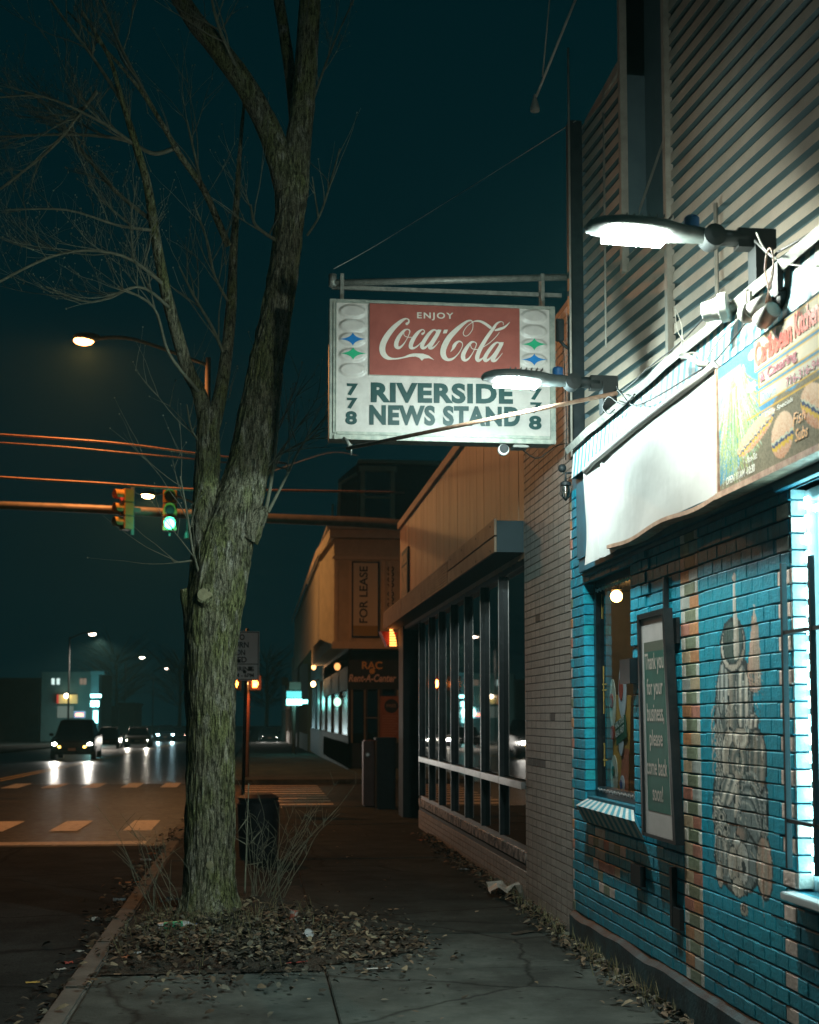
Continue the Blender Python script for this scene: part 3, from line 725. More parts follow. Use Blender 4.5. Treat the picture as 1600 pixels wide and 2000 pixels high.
# ---------------- blank banner box
ban = thing('blank_banner', 'blank white vinyl banner stretched over the shop front left of the painted food board', 'banner', (WX - .12, 7.3, 2.7))
mb = MB(); NY, NZ = 90, 16; y0, y1 = 6.02, 8.62
vs = []
for i in range(NY + 1):
    for k in range(NZ + 1):
        y = y0 + (y1 - y0) * i / NY; t = k / NZ; z0b = 2.605 + .045 * min(1, max(0, (8.2 - y) / 1.3)) + .006 * sin((y - y0) * 2.4)
        z = z0b + (3.245 - z0b) * t
        x = WX - .125 + .010 * noise.noise(Vector((y * 2.3, z * 2, 0))) + .016 * noise.noise(Vector((y * .9 + z * 1.3, z * .6, 5))) + .007 * sin(9 * (y * .5 + z)) * (1 - t)
        if abs(y - 8.16) < .03: x -= .012
        vs.append((x, y, z))
fs = [(i * (NZ + 1) + k, i * (NZ + 1) + k + 1, (i + 1) * (NZ + 1) + k + 1, (i + 1) * (NZ + 1) + k) for i in range(NY) for k in range(NZ)]
mb.add(vs, fs, sm=True); part(ban, 'vinyl_sheet', mb, M['white_cloth'])
mb = MB(); mb.box(WX - .10, WX - .057, y0 + .03, y1 - .04, 2.69, 3.23); part(ban, 'light_box', mb, M['grime_metal'])
mb = MB(); 
for i in range(30):
    a = y0 + (8.0 - y0) * i / 30; b = y0 + (8.0 - y0) * (i + 1) / 30
    za = 2.648 - .012 * sin(i * .35); zb = 2.648 - .012 * sin((i + 1) * .35)
    mb.add([(WX - .14, a, za - .022), (WX - .14, b, zb - .022), (WX - .14, b, zb), (WX - .14, a, za), (WX - .06, a, za - .022), (WX - .06, b, zb - .022)], [(0, 3, 2, 1), (0, 1, 5, 4)])
part(ban, 'bottom_rail', mb, M['rust'])

# ---------------- painted food board
brd = thing('painted_food_board', 'hand painted food board with palm leaves, sandwiches and red lettering', 'sign', (WX - .12, 5.0, 2.65))
BY1, BY0, BZ0, BZ1 = 6.0, 4.0, 2.65, 3.243
BWn, BHn = 300, 96
bd = np.zeros((BHn, BWn, 3)); by, bx = np.mgrid[0:BHn, 0:BWn]; fu = bx / BWn * (BY1 - BY0); fv = by / BHn * (BZ1 - BZ0)   # metres from left, from top
def bput(mask, c):
    for i in range(3): bd[..., i] = np.where(mask, c[i], bd[..., i])
nz = rs.rand(BHn, BWn)
for i, c in enumerate((.10, .32, .52)): bd[..., i] = c * (.8 + .4 * nz)
edge = .56 - .26 * np.clip((fu - .15) / .6, 0, 1) ** .8 - .012 * np.sin(fu * 20)
bput(fv > edge, (.25, .22, .15)); m_ = (fv > edge)
for i in range(3): bd[..., i] = np.where(m_, bd[..., i] * (.75 + .5 * nz), bd[..., i])
bput((fu < .30) & (fv > .05) & (fv < .30), (.30, .46, .46))
for k in range(620):      # palm fronds
    x = .10 + rs.rand() * .26; y = .07 + rs.rand() * .10; L = .10 + rs.rand() * .36; c = [(.20, .36, .15), (.42, .52, .36), (.62, .68, .60), (.50, .55, .20), (.32, .45, .30)][rs.randint(5)]
    dr = (x - .20) * 1.1
    for t in np.linspace(0, 1, 50):
        xi = int((x + dr * t ** 1.6) / (BY1 - BY0) * BWn); yi = int((y + L * t * (1 - abs(dr) * 1.2)) / (BZ1 - BZ0) * BHn)
        if 0 <= xi < BWn and 0 <= yi < BHn: bd[yi, xi] = c
YL = (.78, .46, .05); CW = (.80, .72, .54)
bput(((fu - .44) / .05) ** 2 + ((fv - .05) / .02) ** 2 < 1, (.80, .80, .74)); bput(((fu - .42) / .06) ** 2 + ((fv - .19) / .022) ** 2 < 1, (.80, .80, .74))
bput((fu > .46) & (fv > .005) & (fv < .140), YL); bput((fu > .47) & (fv > .012) & (fv < .132), CW)
bput((fu > .46) & (fv > .140) & (fv < .150), (.10, .30, .50))
bput((fu > .505) & (fv > .150) & (fv < .222), YL); bput((fu > .515) & (fv > .157) & (fv < .215), CW)
bput((fu > .505) & (fv > .232) & (fv < .300), YL); bput((fu > .515) & (fv > .239) & (fv < .293), (.70, .68, .55))
bput((fu > .365) & (fv > .322) & (fv < .330), YL)
def sandwich(cx, cy, L, Hh, ang):
    ca, sa = cos(ang), sin(ang); dx = fu - cx; dy = fv - cy; X = dx * ca + dy * sa; Y = -dx * sa + dy * ca
    r = (X / L) ** 2 + (Y / Hh) ** 2
    tone = np.clip(.4 + nz * .7 - Y / Hh * .4, 0, 1)
    for i, (a, b) in enumerate(zip((.62, .22, .10), (.85, .62, .44))):
        bd[..., i] = np.where(r < 1, a + (b - a) * tone, bd[..., i])
    bput((r < 1.0) & (np.abs(Y - Hh * .34 - .006 * np.sin(X * 150)) < Hh * .17), (.80, .52, .08)); bput((r < .97) & (np.abs(Y - Hh * .20 - .004 * np.sin(X * 190)) < Hh * .10), (.07, .10, .20))
    bput((r < .95) & (np.abs(Y - Hh * .10 - .004 * np.sin(X * 120)) < Hh * .05), (.62, .66, .5))
sandwich(.46, .405, .23, .052, -.22); sandwich(.755, .475, .12, .095, -.1); sandwich(1.09, .43, .15, .085, .45); sandwich(1.5, .45, .2, .09, .1)

mb = MB(); vs = []; 
for i in range(BWn + 1):
    for k in range(BHn + 1): vs.append((WX - .125, BY1 - (BY1 - BY0) * i / BWn, BZ1 - (BZ1 - BZ0) * k / BHn))
fs = [(i * (BHn + 1) + k, (i + 1) * (BHn + 1) + k, (i + 1) * (BHn + 1) + k + 1, i * (BHn + 1) + k + 1) for i in range(BWn) for k in range(BHn)]
b0 = mb.add(vs, fs); mb.c = [tuple(bd[min(k, BHn - 1), min(i, BWn - 1)] * .72) for i in range(BWn + 1) for k in range(BHn + 1)]
mb.box(WX - .122, WX - .056, BY0, BY1, BZ0, BZ1, col=(.25, .2, .15))
pan = part(brd, 'painted_panel', mb, M['mural'], attr=True)
mb = MB(); mb.box(WX - .145, WX - .057, BY0, BY1 + .014, BZ0 - .03, BZ0 - .002); mb.box(WX - .135, WX - .057, BY1 + .001, BY1 + .016, BZ0, BZ1 + .02); part(brd, 'rail', mb, M['rust'])
uy = Vector((0, -1, 0)); uz = Vector((0, 0, 1)); bx_ = WX - .128
LR = mat('sign_writer_red', (.62, .055, .02), (.70, .08, .03), 20, .45); LM = mat('sign_writer_maroon', (.33, .03, .05), rough=.45); LW = mat('sign_writer_white', (.72, .70, .62), rough=.5)
LO = mat('sign_writer_orange', (.72, .30, .05), rough=.5); LB = mat('sign_writer_blue', (.06, .28, .48), rough=.5)
def bl(s, u, v, wdt, hgt, m, bold=.02, sh=0, slope=0.):
    t = MB(); text_mb(t, s, (bx_, BY1 - u, BZ1 - v), uy, uz, wdt, hgt, bold, shear=sh, off=(0, 0, 0))
    sub(pan, 'lettering', t, m, world_org=brd.location)
bl('Caribbean', .475, .118, .405, .105, LR, .03); bl('Kitchen', .905, .113, .24, .105, LR, .03)
bl('& Catering', .525, .212, .40, .058, LM, .03); bl('716-316-9427', .81, .290, .40, .040, LM, .02)
bl('Dine In', .54, .287, .16, .036, LB, .0, .3); bl('Fish', .87, .465, .13, .050, LO, .0, .3); bl('Subs', .89, .535, .13, .050, LO, .01, .3)
bl('OPEN 11 AM -10:30', .09, .572, .36, .035, LW, .02, .1); bl('Mon-Sat', .36, .52, .12, .03, LW, .0)
bl('Daily Specials', .58, .368, .30, .026, LW, 0, .2)

# ---------------- thank-you poster case
tk = thing('poster_case', 'tall narrow black framed poster saying Thank you for your business, please come back soon', 'sign', (WX - .05, 7.25, .9))
# frame hangs leaning out and slightly turned
p00 = Vector((WX - .06, 7.502, .935)); p10 = Vector((WX - .06, 6.93, .935)); p01 = Vector((WX - .06, 7.549, 2.181)); p11 = Vector((WX - .06, 7.075, 2.181))
def tp(u, v, d=0.): 
    a = p00.lerp(p10, u); b = p01.lerp(p11, u); q = a.lerp(b, v); return Vector((q.x - d, q.y, q.z))
mb = MB()
def tbar(u0, u1, v0, v1, d0, d1, mi=0):
    P = [tp(u0, v0, d0), tp(u1, v0, d0), tp(u1, v1, d0), tp(u0, v1, d0), tp(u0, v0, d1), tp(u1, v0, d1), tp(u1, v1, d1), tp(u0, v1, d1)]
    mb.add(P, [(0, 1, 2, 3), (4, 7, 6, 5), (0, 4, 5, 1), (1, 5, 6, 2), (2, 6, 7, 3), (3, 7, 4, 0)], mi)
tbar(-.04, .02, -.01, 1.01, -.03, .02); tbar(.98, 1.06, -.01, 1.01, -.03, .02); tbar(.02, .98, .985, 1.01, -.03, .018); tbar(.02, .98, -.01, .005, -.03, .018)
part(tk, 'frame', mb, M['darkmetal'])
mb = MB(); tbar(.02, .98, .005, .985, -.025, .004)
part(tk, 'paper', mb, mat('poster_paper', (.50, .46, .44), (.60, .55, .53), 5, .5))
mb = MB(); tbar(.13, .87, .11, .83, .004, .0055); tbar(.13, .87, .83, .875, .004, .0055, 1)
grn = part(tk, 'green_panel', mb, [mat('poster_green', (.006, .10, .075), (.012, .13, .10), 10, .45), mat('poster_olive', (.10, .12, .09), rough=.5)])
mb = MB()
ux = (p10 - p00).normalized()
for s, v, wd, hh in (('Thank you', .725, .66, .122), ('for your', .610, .56, .122), ('business,', .500, .60, .118), ('please', .380, .46, .120), ('come back', .272, .72, .096), ('soon!', .158, .36, .090)):
    u0 = .5 - wd / 2
    o_ = tp(u0, v, .008); text_mb(mb, s, o_, (tp(u0 + .1, v, .008) - o_).normalized(), (tp(u0, v + .1, .008) - o_).normalized(), wd * .53, hh, .012)
sub(grn, 'lettering', mb, mat('poster_cream', (.60, .52, .46), rough=.5), world_org=tk.location)

# ---------------- things hanging in the shop window
ic = thing('food_poster', 'cut out poster of cups and cones standing inside the left shop window', 'poster', (fx1 + .02, 8.9, 1.05))
mb = MB(); X = fx1 + .015
def disc(mb, y, z, ry, rz, X, mi, th=.004, n=20):
    P = [(X - th, y + ry * cos(2 * pi * k / n), z + rz * sin(2 * pi * k / n)) for k in range(n)]; Q = [(X, p[1], p[2]) for p in P]
    mb.add(P + Q, [tuple(reversed(range(n))), tuple(range(n, 2 * n))] + [(k, (k + 1) % n, n + (k + 1) % n, n + k) for k in range(n)], mi)
mb.add([(X, 8.56, 1.14), (X, 8.14, 1.13), (X, 8.05, 1.85), (X, 8.48, 1.86), (X + .004, 8.56, 1.14), (X + .004, 8.14, 1.13), (X + .004, 8.05, 1.85), (X + .004, 8.48, 1.86)], [(0, 1, 2, 3), (4, 7, 6, 5)], 0)
mb.add([(X - .003, 8.36, 1.135), (X - .003, 8.14, 1.135), (X - .003, 8.10, 1.5), (X - .003, 8.28, 1.5)], [(0, 1, 2, 3)], 4)
disc(mb, 8.50, 1.80, .085, .17, X - .004, 1); disc(mb, 8.52, 1.82, .045, .05, X - .009, 3); disc(mb, 8.24, 1.88, .10, .18, X - .004, 2); disc(mb, 8.26, 1.90, .05, .08, X - .009, 3)
disc(mb, 8.50, 1.60, .05, .05, X - .009, 3); disc(mb, 8.48, 1.30, .095, .15, X - .004, 1); disc(mb, 8.49, 1.34, .04, .035, X - .009, 5); disc(mb, 8.27, 1.52, .055, .07, X - .009, 2); disc(mb, 8.25, 1.25, .06, .07, X - .009, 2); disc(mb, 8.27, 1.26, .03, .03, X - .014, 6)
mb.obox((X - .012, 8.27, 1.62), (.003, 0, 0), (0, -.13, .03), (0, .015, .075), 5)
for i_ in range(len(mb.v)): p_ = mb.v[i_]; mb.v[i_] = Vector((p_.x, 8.80 + (p_.y - 8.33) * .95, p_.z - .11))
part(ic, 'card', mb, [mat('poster_orange', (.62, .30, .05), rough=.6), mat('poster_cup', (.62, .56, .44), rough=.6), mat('poster_ice', (.58, .58, .62), rough=.6), mat('poster_berry', (.45, .06, .03), rough=.6),
     mat('poster_coral', (.60, .16, .08), rough=.6), mat('poster_dark_green', (.02, .10, .05), rough=.6), mat('poster_blue', (.04, .10, .3), rough=.6)])
mb = MB(); text_mb(mb, 'REAL FOOD', (X - .018, 8.39, 1.625), Vector((0, -.97, .22)), uz, .23, .045, .03); text_mb(mb, 'REAL FAST', (X - .018, 8.39, 1.565), Vector((0, -.97, .22)), uz, .23, .045, .03)
for i_ in range(len(mb.v)): p_ = mb.v[i_]; mb.v[i_] = Vector((p_.x, 8.80 + (p_.y - 8.33) * .95, p_.z - .11))
part(ic, 'lettering', mb, LW)
ib = thing('window_lamp', 'small warm lamp glowing at the top of the left shop window', 'lamp', (2.9, 10.55, 2.66))
mb = MB(); mb.ball((2.9, 10.55, 2.58), .05); part(ib, 'bulb', mb, emi('warm_bulb', (1., .45, .12), 30))
mb = MB(); mb.lathe((2.9, 10.55, 2.63), (0, 0, 1), [(0, .05), (.05, .03), (.07, .02)], 10); part(ib, 'holder', mb, M['black'])
def lamp_obj(name, kind, loc, energy, color, size=.1, parent=None, rot=None, size_y=None, blend=.3, angle=None, spread=None):
    L = bpy.data.lights.new(name, kind); L.energy = energy; L.color = color
    if kind in ('POINT', 'SPOT'): L.shadow_soft_size = size
    if kind == 'AREA':
        L.size = size
        if size_y: L.shape = 'RECTANGLE'; L.size_y = size_y
        if spread: L.spread = spread
    if kind == 'SPOT': L.spot_size = angle or radians(120); L.spot_blend = blend
    o = bpy.data.objects.new(name, L); COL.objects.link(o)
    if parent: o.parent = parent; o.location = Vector(loc) - Vector(parent.location)
    else: o.location = loc
    if rot: o.rotation_euler = Vector(rot).to_track_quat('-Z', 'Y').to_euler()
    return o
lamp_obj('light', 'POINT', (2.9, 10.55, 2.48), 2.2, (1, .5, .16), .03, ib)

# lamp light of the LED strip inside its window reveal
lamp_obj('light', 'AREA', (sx0 - .03, SY1 - .10, (SZ0 + SZ1) / 2), 1.3, (.25, .85, 1.), .05, store, (-1, .55, 0), 1.6)

# ================================================================== lamps over the pavement
def led_head(name, label, yb, zb, x_root, slope, drop, power, lens_col, lcol):
    """street-light style head on a short arm from the parapet; axis runs towards -X"""
    t = thing(name, label, 'lamp', (x_root, yb, zb), 0, 'LED lamp heads on the shop parapet')
    P = lambda s, dz=0., dy=0.: Vector((x_root - s, yb + dy, zb + slope * s + dz))
    mb = MB(); mb.obox(P(.03), (.09, 0, 0), (0, .035, 0), (0, 0, .045)); mb.tube([P(.06), P(.22)], .038, 12)
    mb.box(x_root - .045, x_root + .03, yb - .05, yb + .05, zb - .20, zb + .0); mb.tube([P(-.04, -.05), P(-.06, -.22, .02)], .016, 8)
    part(t, 'arm', mb, M['black'], label='black square arm with clamp bracket')
    mb = MB(); mb.lathe(P(.235, -.005, -.055), (0, 1, 0), [(0, .02), (.005, .052), (.10, .052), (.105, .02)], 18)
    part(t, 'swivel_joint', mb, M['black'])
    mb = MB(); secs = []
    prof = [(.20, .035, .035, .03), (.30, .045, .04, .035), (.38, .060, .045, .035), (.46, .10, .055, .030), (.56, .112, .060, .022), (.68, .112, .060, .020), (.76, .095, .050, .018), (.815, .06, .03, .014), (.83, .02, .012, .008)]
    n = 16; vs = []
    for s_, wy, ht, hb in prof:
        c = P(s_)
        for k in range(n):
            a = 2 * pi * k / n; q = sin(a)
            vs.append(c + Vector((0, cos(a) * wy, (q * ht if q > 0 else q * hb))))
    fs = [(i * n + k, i * n + (k + 1) % n, (i + 1) * n + (k + 1) % n, (i + 1) * n + k) for i in range(len(prof) - 1) for k in range(n)]
    b0 = mb.add(vs, fs, sm=True); mb.f.append(tuple(range(b0 + (len(prof) - 1) * n, b0 + len(prof) * n))); mb.mi.append(0); mb.smooth.append(False)
    for k in range(7): mb.box(x_root - .44 - .035 * k, x_root - .436 - .035 * k, yb - .05, yb + .05, zb + slope * .55 + .055, zb + slope * .55 + .068)
    part(t, 'housing', mb, M['lamp_body'])
    mb = MB(); z0 = -.022
    mb.obox(P(.60, z0 - .012), Vector((-.14, 0, -.14 * -slope)), (0, .070, 0), (0, 0, .010))
    ln = part(t, 'lens', mb, lens_col)
    mb = MB(); mb.lathe(P(.33, .035), (0, 0, 1), [(0, .036), (.045, .036), (.055, .028)], 14); part(t, 'photocell', mb, M['cellblue'])
    lamp_obj('light', 'POINT', P(.60, -.075), power, lcol, .07, t)
    return t
led_head('arm_lamp', 'brightest lamp head, the nearer one over the pavement at upper right', 5.80, 3.80, 2.30, .035, 0, 122, M['lamp_lens'], (.88, 1., .86))
led_head('arm_lamp', 'grey lamp head shining in front of the red soft drink sign', 8.30, 3.755, 2.24, .02, 0, 132, emi('led_lens_far', (.92, 1., 1.), 62), (.76, 1., .96))

# floodlight, basket and small bulb holders on the parapet
t = thing('twin_floodlight', 'twin bulb security floodlight on the striped cornice above the painted food board', 'lamp', (2.17, 5.72, 3.5))
a = aX(1500, 585, 2.135); 
mb = MB(); mb.tube([a, a + Vector((-.03, .10, -.015))], [.030, .036], 12); mb.tube([a + Vector((-.03, .10, -.015)), a + Vector((-.04, .15, -.02))], [.042, .045], 12)
part(t, 'bulb_holder', mb, M['white_plastic'])
mb = MB(); mb.tube([a + Vector((.0, -.06, -.06)), a + Vector((-.02, .03, -.085))], [.036, .042], 12); part(t, 'bulb_holder', mb, M['white_plastic'])
mb = MB(); mb.lathe(a + Vector((.06, -.03, .0)), (-1, 0, 0), [(0, .045), (.035, .045), (.04, .03)], 16); mb.box(2.15, 2.175, a.y - .07, a.y - .01, a.z, a.z + .14)
part(t, 'junction_box', mb, M['black'])
mb = MB(); mb.tube([(2.13, 5.55, 3.34), (2.13, 5.55, 3.48)], .012, 8); mb.tube([(2.13, 5.51, 3.34), (2.13, 5.51, 3.46)], .010, 8); part(t, 'conduit', mb, M['conduit'])
t = thing('bulb_fitting', 'round white bulb fitting fixed under the flashing left of the twin floodlight', 'lamp', (2.14, 6.38, 3.6))
a = aX(1393, 606, 2.08)
mb = MB(); mb.lathe(a, (.75, -.5, .1), [(-.05, .03), (-.045, .045), (0, .048), (.03, .055), (.035, .068), (.07, .068), (.075, .04)], 18)
part(t, 'shade', mb, M['white_plastic'])
mb = MB(); mb.tube([a + Vector((.05, -.03, 0)), a + Vector((.16, -.10, .03))], .014, 8); part(t, 'bracket', mb, M['grime_metal'])
t = thing('wire_hoop', 'small toy basketball hoop with net hanging from the lamp bracket', 'hoop', (2.12, 5.70, 3.68))
a = aX(1503, 520, 2.08)
ring = [a + Vector((.0, .045 * cos(k * pi / 8), .075 * sin(k * pi / 8))) for k in range(17)]
mb = MB(); mb.tube(ring, .004, 6, cap=False); 
for k in range(9): mb.tube([ring[(8 + k)], a + Vector((-.01, .03 - .008 * k, -.15))], .0018, 4)
part(t, 'rim', mb, M['rust'])

# cables along the parapet
def cable(name, pts, r, m, label, k=8, group=None, cat='cable'):
    mb = MB(); mb.tube(smooth_path([tuple(p) for p in pts], k), r, 6); mb.v = mb.v
    o = mb.build(name, m); return prop(o, label, cat, group)
X_ = 2.13
cable('cable', [aX(1600, 445, 2.2), aX(1560, 470, 2.16), aX(1520, 492, 2.14), aX(1508, 500, 2.12), aX(1475, 470, 2.2)], .006, M['wire'], 'black cable rising along the flashing from the nearer lamp to the right edge')
cable('cable', [aX(1478, 455, 2.15), aX(1497, 490, 2.10), aX(1540, 515, 2.09), aX(1600, 520, 2.1)], .0035, M['wire_lt'], 'thin pale cable crossing from the nearer lamp bracket over the stripes to the right')
cable('cable', [aX(1470, 590, 2.12), aX(1440, 625, 2.12), aX(1400, 670, 2.13), aX(1374, 710, 2.13), aX(1360, 690, 2.13), aX(1335, 693, 2.13)], .0045, M['wire_lt'], 'cable looping over the stripes right of the conduit elbow')
cable('cable', [aX(1478, 600, 2.12), aX(1450, 640, 2.12), aX(1410, 690, 2.13), aX(1380, 715, 2.14), aX(1250, 790, 2.14), aX(1215, 770, 2.13), aX(1205, 755, 2.16)], .0045, M['wire'], 'black cable sagging across the stripes between the two lamps')
cable('cable', [aX(1210, 768, 2.15), aX(1240, 745, 2.13), aX(1265, 720, 2.14), aX(1330, 668, 2.14), aX(1380, 615, 2.13)], .004, M['wire'], 'black cable climbing beside the flashing toward the round bulb fitting')
cable('cable', [aX(1345, 690, 2.13), aX(1330, 700, 2.12), aX(1332, 640, 2.14), aX(1318, 600, 2.2)], .0025, M['wire_lt'], 'very thin wire hanging in front of the corrugated wall')
cable('cable', [aX(1382, 612, 2.1), aX(1376, 655, 2.1), aX(1350, 672, 2.1), aX(1325, 650, 2.12), aX(1318, 600, 2.2)], .0022, M['wire_lt'], 'thin drooping loop of wire under the round bulb fitting')
cable('cable', [aX(1200, 800, 2.13), aX(1188, 808, 2.12), aX(1178, 795, 2.12), aX(1190, 775, 2.14), aX(1215, 790, 2.12), aX(1240, 770, 2.13)], .005, M['wire'], 'tangled black cable under the lamp bracket by the red sign')
mb = MB(); mb.tube([aX(1331, 695, 2.13), aX(1345, 697, 2.11), aX(1368, 712, 2.12), aX(1385, 712, 2.14)], .014, 8)
solo('cable_conduit', mb, M['grime_metal'], 'short grey conduit elbow resting on the striped cornice', 'conduit')
# hanging guy and clevis at the top
t = thing('guy_line', 'two guy lines meeting at a small hanging turnbuckle above the red sign', 'cable', (1.7, 9.3, 6.1))
mb = MB(); mb.tube([aY(1047, 190, 9.0), aY(1140, -40, 8.6)], .010, 6); mb.tube([aY(1060, 150, 9.0), aY(1077, -40, 8.8)], .005, 6); part(t, 'line', mb, M['conduit'])
mb = MB(); c = aY(1045, 200, 9.0); mb.lathe(c + Vector((0, 0, .06)), (0, 0, -1), [(0, .008), (.03, .014), (.10, .034), (.125, .034), (.13, .01)], 10); part(t, 'turnbuckle', mb, M['grime_metal'])
# jelly-jar lamp and camera on the corner
t = thing('caged_lamp', 'small unlit caged glass lamp with a dome camera on the shop corner', 'lamp', (2.2, 9.62, 3.3))
c = aX(1105, 948, 2.235)
mb = MB(); mb.lathe(c + Vector((0, 0, .03)), (0, 0, -1), [(0, .02), (.01, .04), (.03, .04), (.035, .03)], 14); mb.tube([c + Vector((0, 0, .03)), c + Vector((.0, .0, .09)), c + Vector((.08, 0, .10))], .010, 8); part(t, 'base', mb, M['black'])
mb = MB(); mb.lathe(c, (0, 0, -1), [(0, .03), (.05, .034), (.085, .026), (.10, .008)], 14); part(t, 'glass_jar', mb, M['glass'])
mb = MB()
for k in range(6): a_ = k * pi / 3; mb.tube([c + Vector((cos(a_) * .04, sin(a_) * .04, 0)), c + Vector((cos(a_) * .042, sin(a_) * .042, -.07)), c + Vector((0, 0, -.115))], .003, 4)
part(t, 'cage', mb, M['black'])
mb = MB(); mb.ball(c + Vector((-.02, .02, .13)), .032); part(t, 'camera_dome', mb, M['black'])
# flat antenna panel on the tiled wall
t = thing('antenna_panel', 'dark flat antenna panel on a bent arm between the red sign and the corner post', 'antenna', (2.2, 9.7, 4.2))
c = aY(1093, 645, 9.75)
mb = MB(); mb.obox(c, (.032, 0, 0), (0, .02, 0), (.0, 0, .085)); part(t, 'panel', mb, M['black'], bevel=.006)
mb = MB(); mb.tube([c + Vector((0, 0, -.08)), c + Vector((.04, 0, -.12)), c + Vector((.12, 0, -.18))], .012, 8); mb.tube([c + Vector((.03, 0, -.12)), c + Vector((.05, 0, -.7)), c + Vector((.04, 0, -1.0))], .004, 5); part(t, 'arm', mb, M['black'])

# ================================================================== the hanging sign
SY = 9.60
sign = thing('hanging_sign', 'large rectangular light box sign with red soft drink panel above RIVERSIDE NEWS STAND', 'sign', (1.35, SY + .12, 3.63))
S = lambda x, y, d=0.: aY(x, y, SY) + Vector((0, -d, 0))
zx0 = aY(645, 700, SY).x; zx1 = aY(1084, 700, SY).x; zt = aY(645, 583, SY).z; zb = aY(645, 857, SY).z
fx_l = aY(657.5, 700, SY).x; fx_r = aY(1075, 700, SY).x; fz_t = aY(657, 589, SY).z; fz_b = aY(657, 842, SY).z
mb = MB(); mb.box(zx0, zx1, SY + .03, SY + .26, zb + .02, zt - .005); part(sign, 'cabinet', mb, M['sign_frame'], bevel=.006)
mb = MB(); 
mb.box(zx0 - .006, fx_l, SY - .004, SY + .04, zb, zt); mb.box(fx_r, zx1 + .004, SY - .004, SY + .04, zb, zt)
mb.box(fx_l, fx_r, SY - .004, SY + .04, fz_t, zt); mb.box(fx_l, fx_r, SY - .004, SY + .04, zb + .035, fz_b)
mb.box(fx_l - .02, fx_r + .02, SY - .02, SY + .03, zb - .004, zb + .03); mb.box(zx0 + .018, fx_l - .006, SY - .012, SY - .004, zb + .04, zt - .02)
part(sign, 'frame', mb, M['sign_frame'], bevel=.004)
# face sheet with pressed discs down both sides
mb = MB(); NX, NZ = 210, 120; vs = []
discs = []
for (cx, ys_) in ((689, (607, 635, 661, 692, 721)), (1044, (617, 646, 673, 702, 731))):
    for yv in ys_: p = aY(cx, yv, SY); discs.append((p.x, p.z))
R1, R2 = .105, .054
for i in range(NX + 1):
    for k in range(NZ + 1):
        x = fx_l + (fx_r - fx_l) * i / NX; z = fz_b + (fz_t - fz_b) * k / NZ; y = SY + .022
        for (dx, dz) in discs:
            r = sqrt(((x - dx) / R1) ** 2 + ((z - dz) / R2) ** 2)
            if r < 1: y = min(y, SY + .022 - .016 * min(1, (1 - r) * 5))
        vs.append((x, y, z))
fs = [(i * (NZ + 1) + k, (i + 1) * (NZ + 1) + k, (i + 1) * (NZ + 1) + k + 1, i * (NZ + 1) + k + 1) for i in range(NX) for k in range(NZ)]
mb.add(vs, fs, sm=True); part(sign, 'face', mb, M['sign_face'])
mb = MB(); a = aY(722, 590, SY); b = aY(1016, 739.5, SY); mb.box(a.x, b.x, SY + .006, SY + .0215, b.z, fz_t - .001)
red = part(sign, 'red_panel', mb, M['sign_red'], bevel=.002)
mb = MB(); e_ = .004; mb.box(a.x - e_, a.x, SY + .012, SY + .0218, b.z - e_, fz_t - .001); mb.box(a.x, b.x, SY + .012, SY + .0218, b.z - e_, b.z); mb.box(b.x, b.x + e_, SY + .012, SY + .0218, b.z - e_, fz_t - .001)
sub(red, 'edge', mb, M['sign_groove'], world_org=sign.location)
# script lettering drawn stroke by stroke
lt = MB(); lift = [0]
def pen(pts, ox=0, k=8):
    lift[0] += 1; d = .0005 * lift[0]
    P = smooth_path([(x + ox, y, w_) for x, y, w_ in pts], k); vs = []
    sx = 1
    for i, (x, y, w_) in enumerate(P):
        a_ = P[max(i - 1, 0)]; b_ = P[min(i + 1, len(P) - 1)]; tx, ty = b_[0] - a_[0], b_[1] - a_[1]; L = sqrt(tx * tx + ty * ty) or 1
        nx, ny = -ty / L * w_ / 2, tx / L * w_ / 2
        for s_ in (1, -1): q = aY(720 + (x + nx * s_) / 10, 600 + (y + ny * s_) / 10, SY); vs.append((q.x, SY + .004 - d, q.z))
    fs = [(2 * i, 2 * i + 1, 2 * i + 3, 2 * i + 2) for i in range(len(P) - 1)]
    lt.add(vs, fs)
    for (x, y, w_) in (P[0], P[-1]):
        if w_ > 12:
            c_ = aY(720 + x / 10, 600 + y / 10, SY); r_ = (aY(720 + (x + w_ / 2) / 10, 600, SY) - aY(720 + x / 10, 600, SY)).x
            lt.add([(c_.x + r_ * cos(2 * pi * q / 12), SY + .0038 - d, c_.z + r_ * sin(2 * pi * q / 12)) for q in range(12)], [tuple(range(12))])
def fillp(pts, ox=0):
    lift[0] += 1; d = .0005 * lift[0]
    lt.add([(aY(720 + (x + ox) / 10, 600 + y / 10, SY).x, SY + .004 - d, aY(720 + (x + ox) / 10, 600 + y / 10, SY).z) for x, y in pts], [tuple(range(len(pts)))])
pen([(748, 322, 52), (785, 290, 34), (785, 245, 26), (740, 222, 26), (680, 242, 50), (600, 300, 74), (480, 410, 94), (370, 550, 108), (290, 700, 116), (270, 820, 116), (300, 920, 104), (375, 985, 72), (470, 1005, 36), (580, 1000, 28), (700, 975, 32), (800, 945, 50), (880, 932, 62), (960, 930, 62)])
fillp([(930, 905), (980, 900), (1070, 905), (1180, 945), (1285, 1028), (1180, 992), (1090, 1000), (1040, 1042), (990, 985), (930, 965)])
pen([(752, 432, 20), (700, 452, 44), (610, 555, 68), (548, 680, 84), (545, 760, 84), (590, 792, 52), (655, 752, 34), (722, 665, 16), (780, 555, 14), (806, 480, 22), (790, 440, 22), (748, 428, 20)])
pen([(690, 490, 14), (700, 550, 14), (760, 582, 14), (840, 586, 14)])
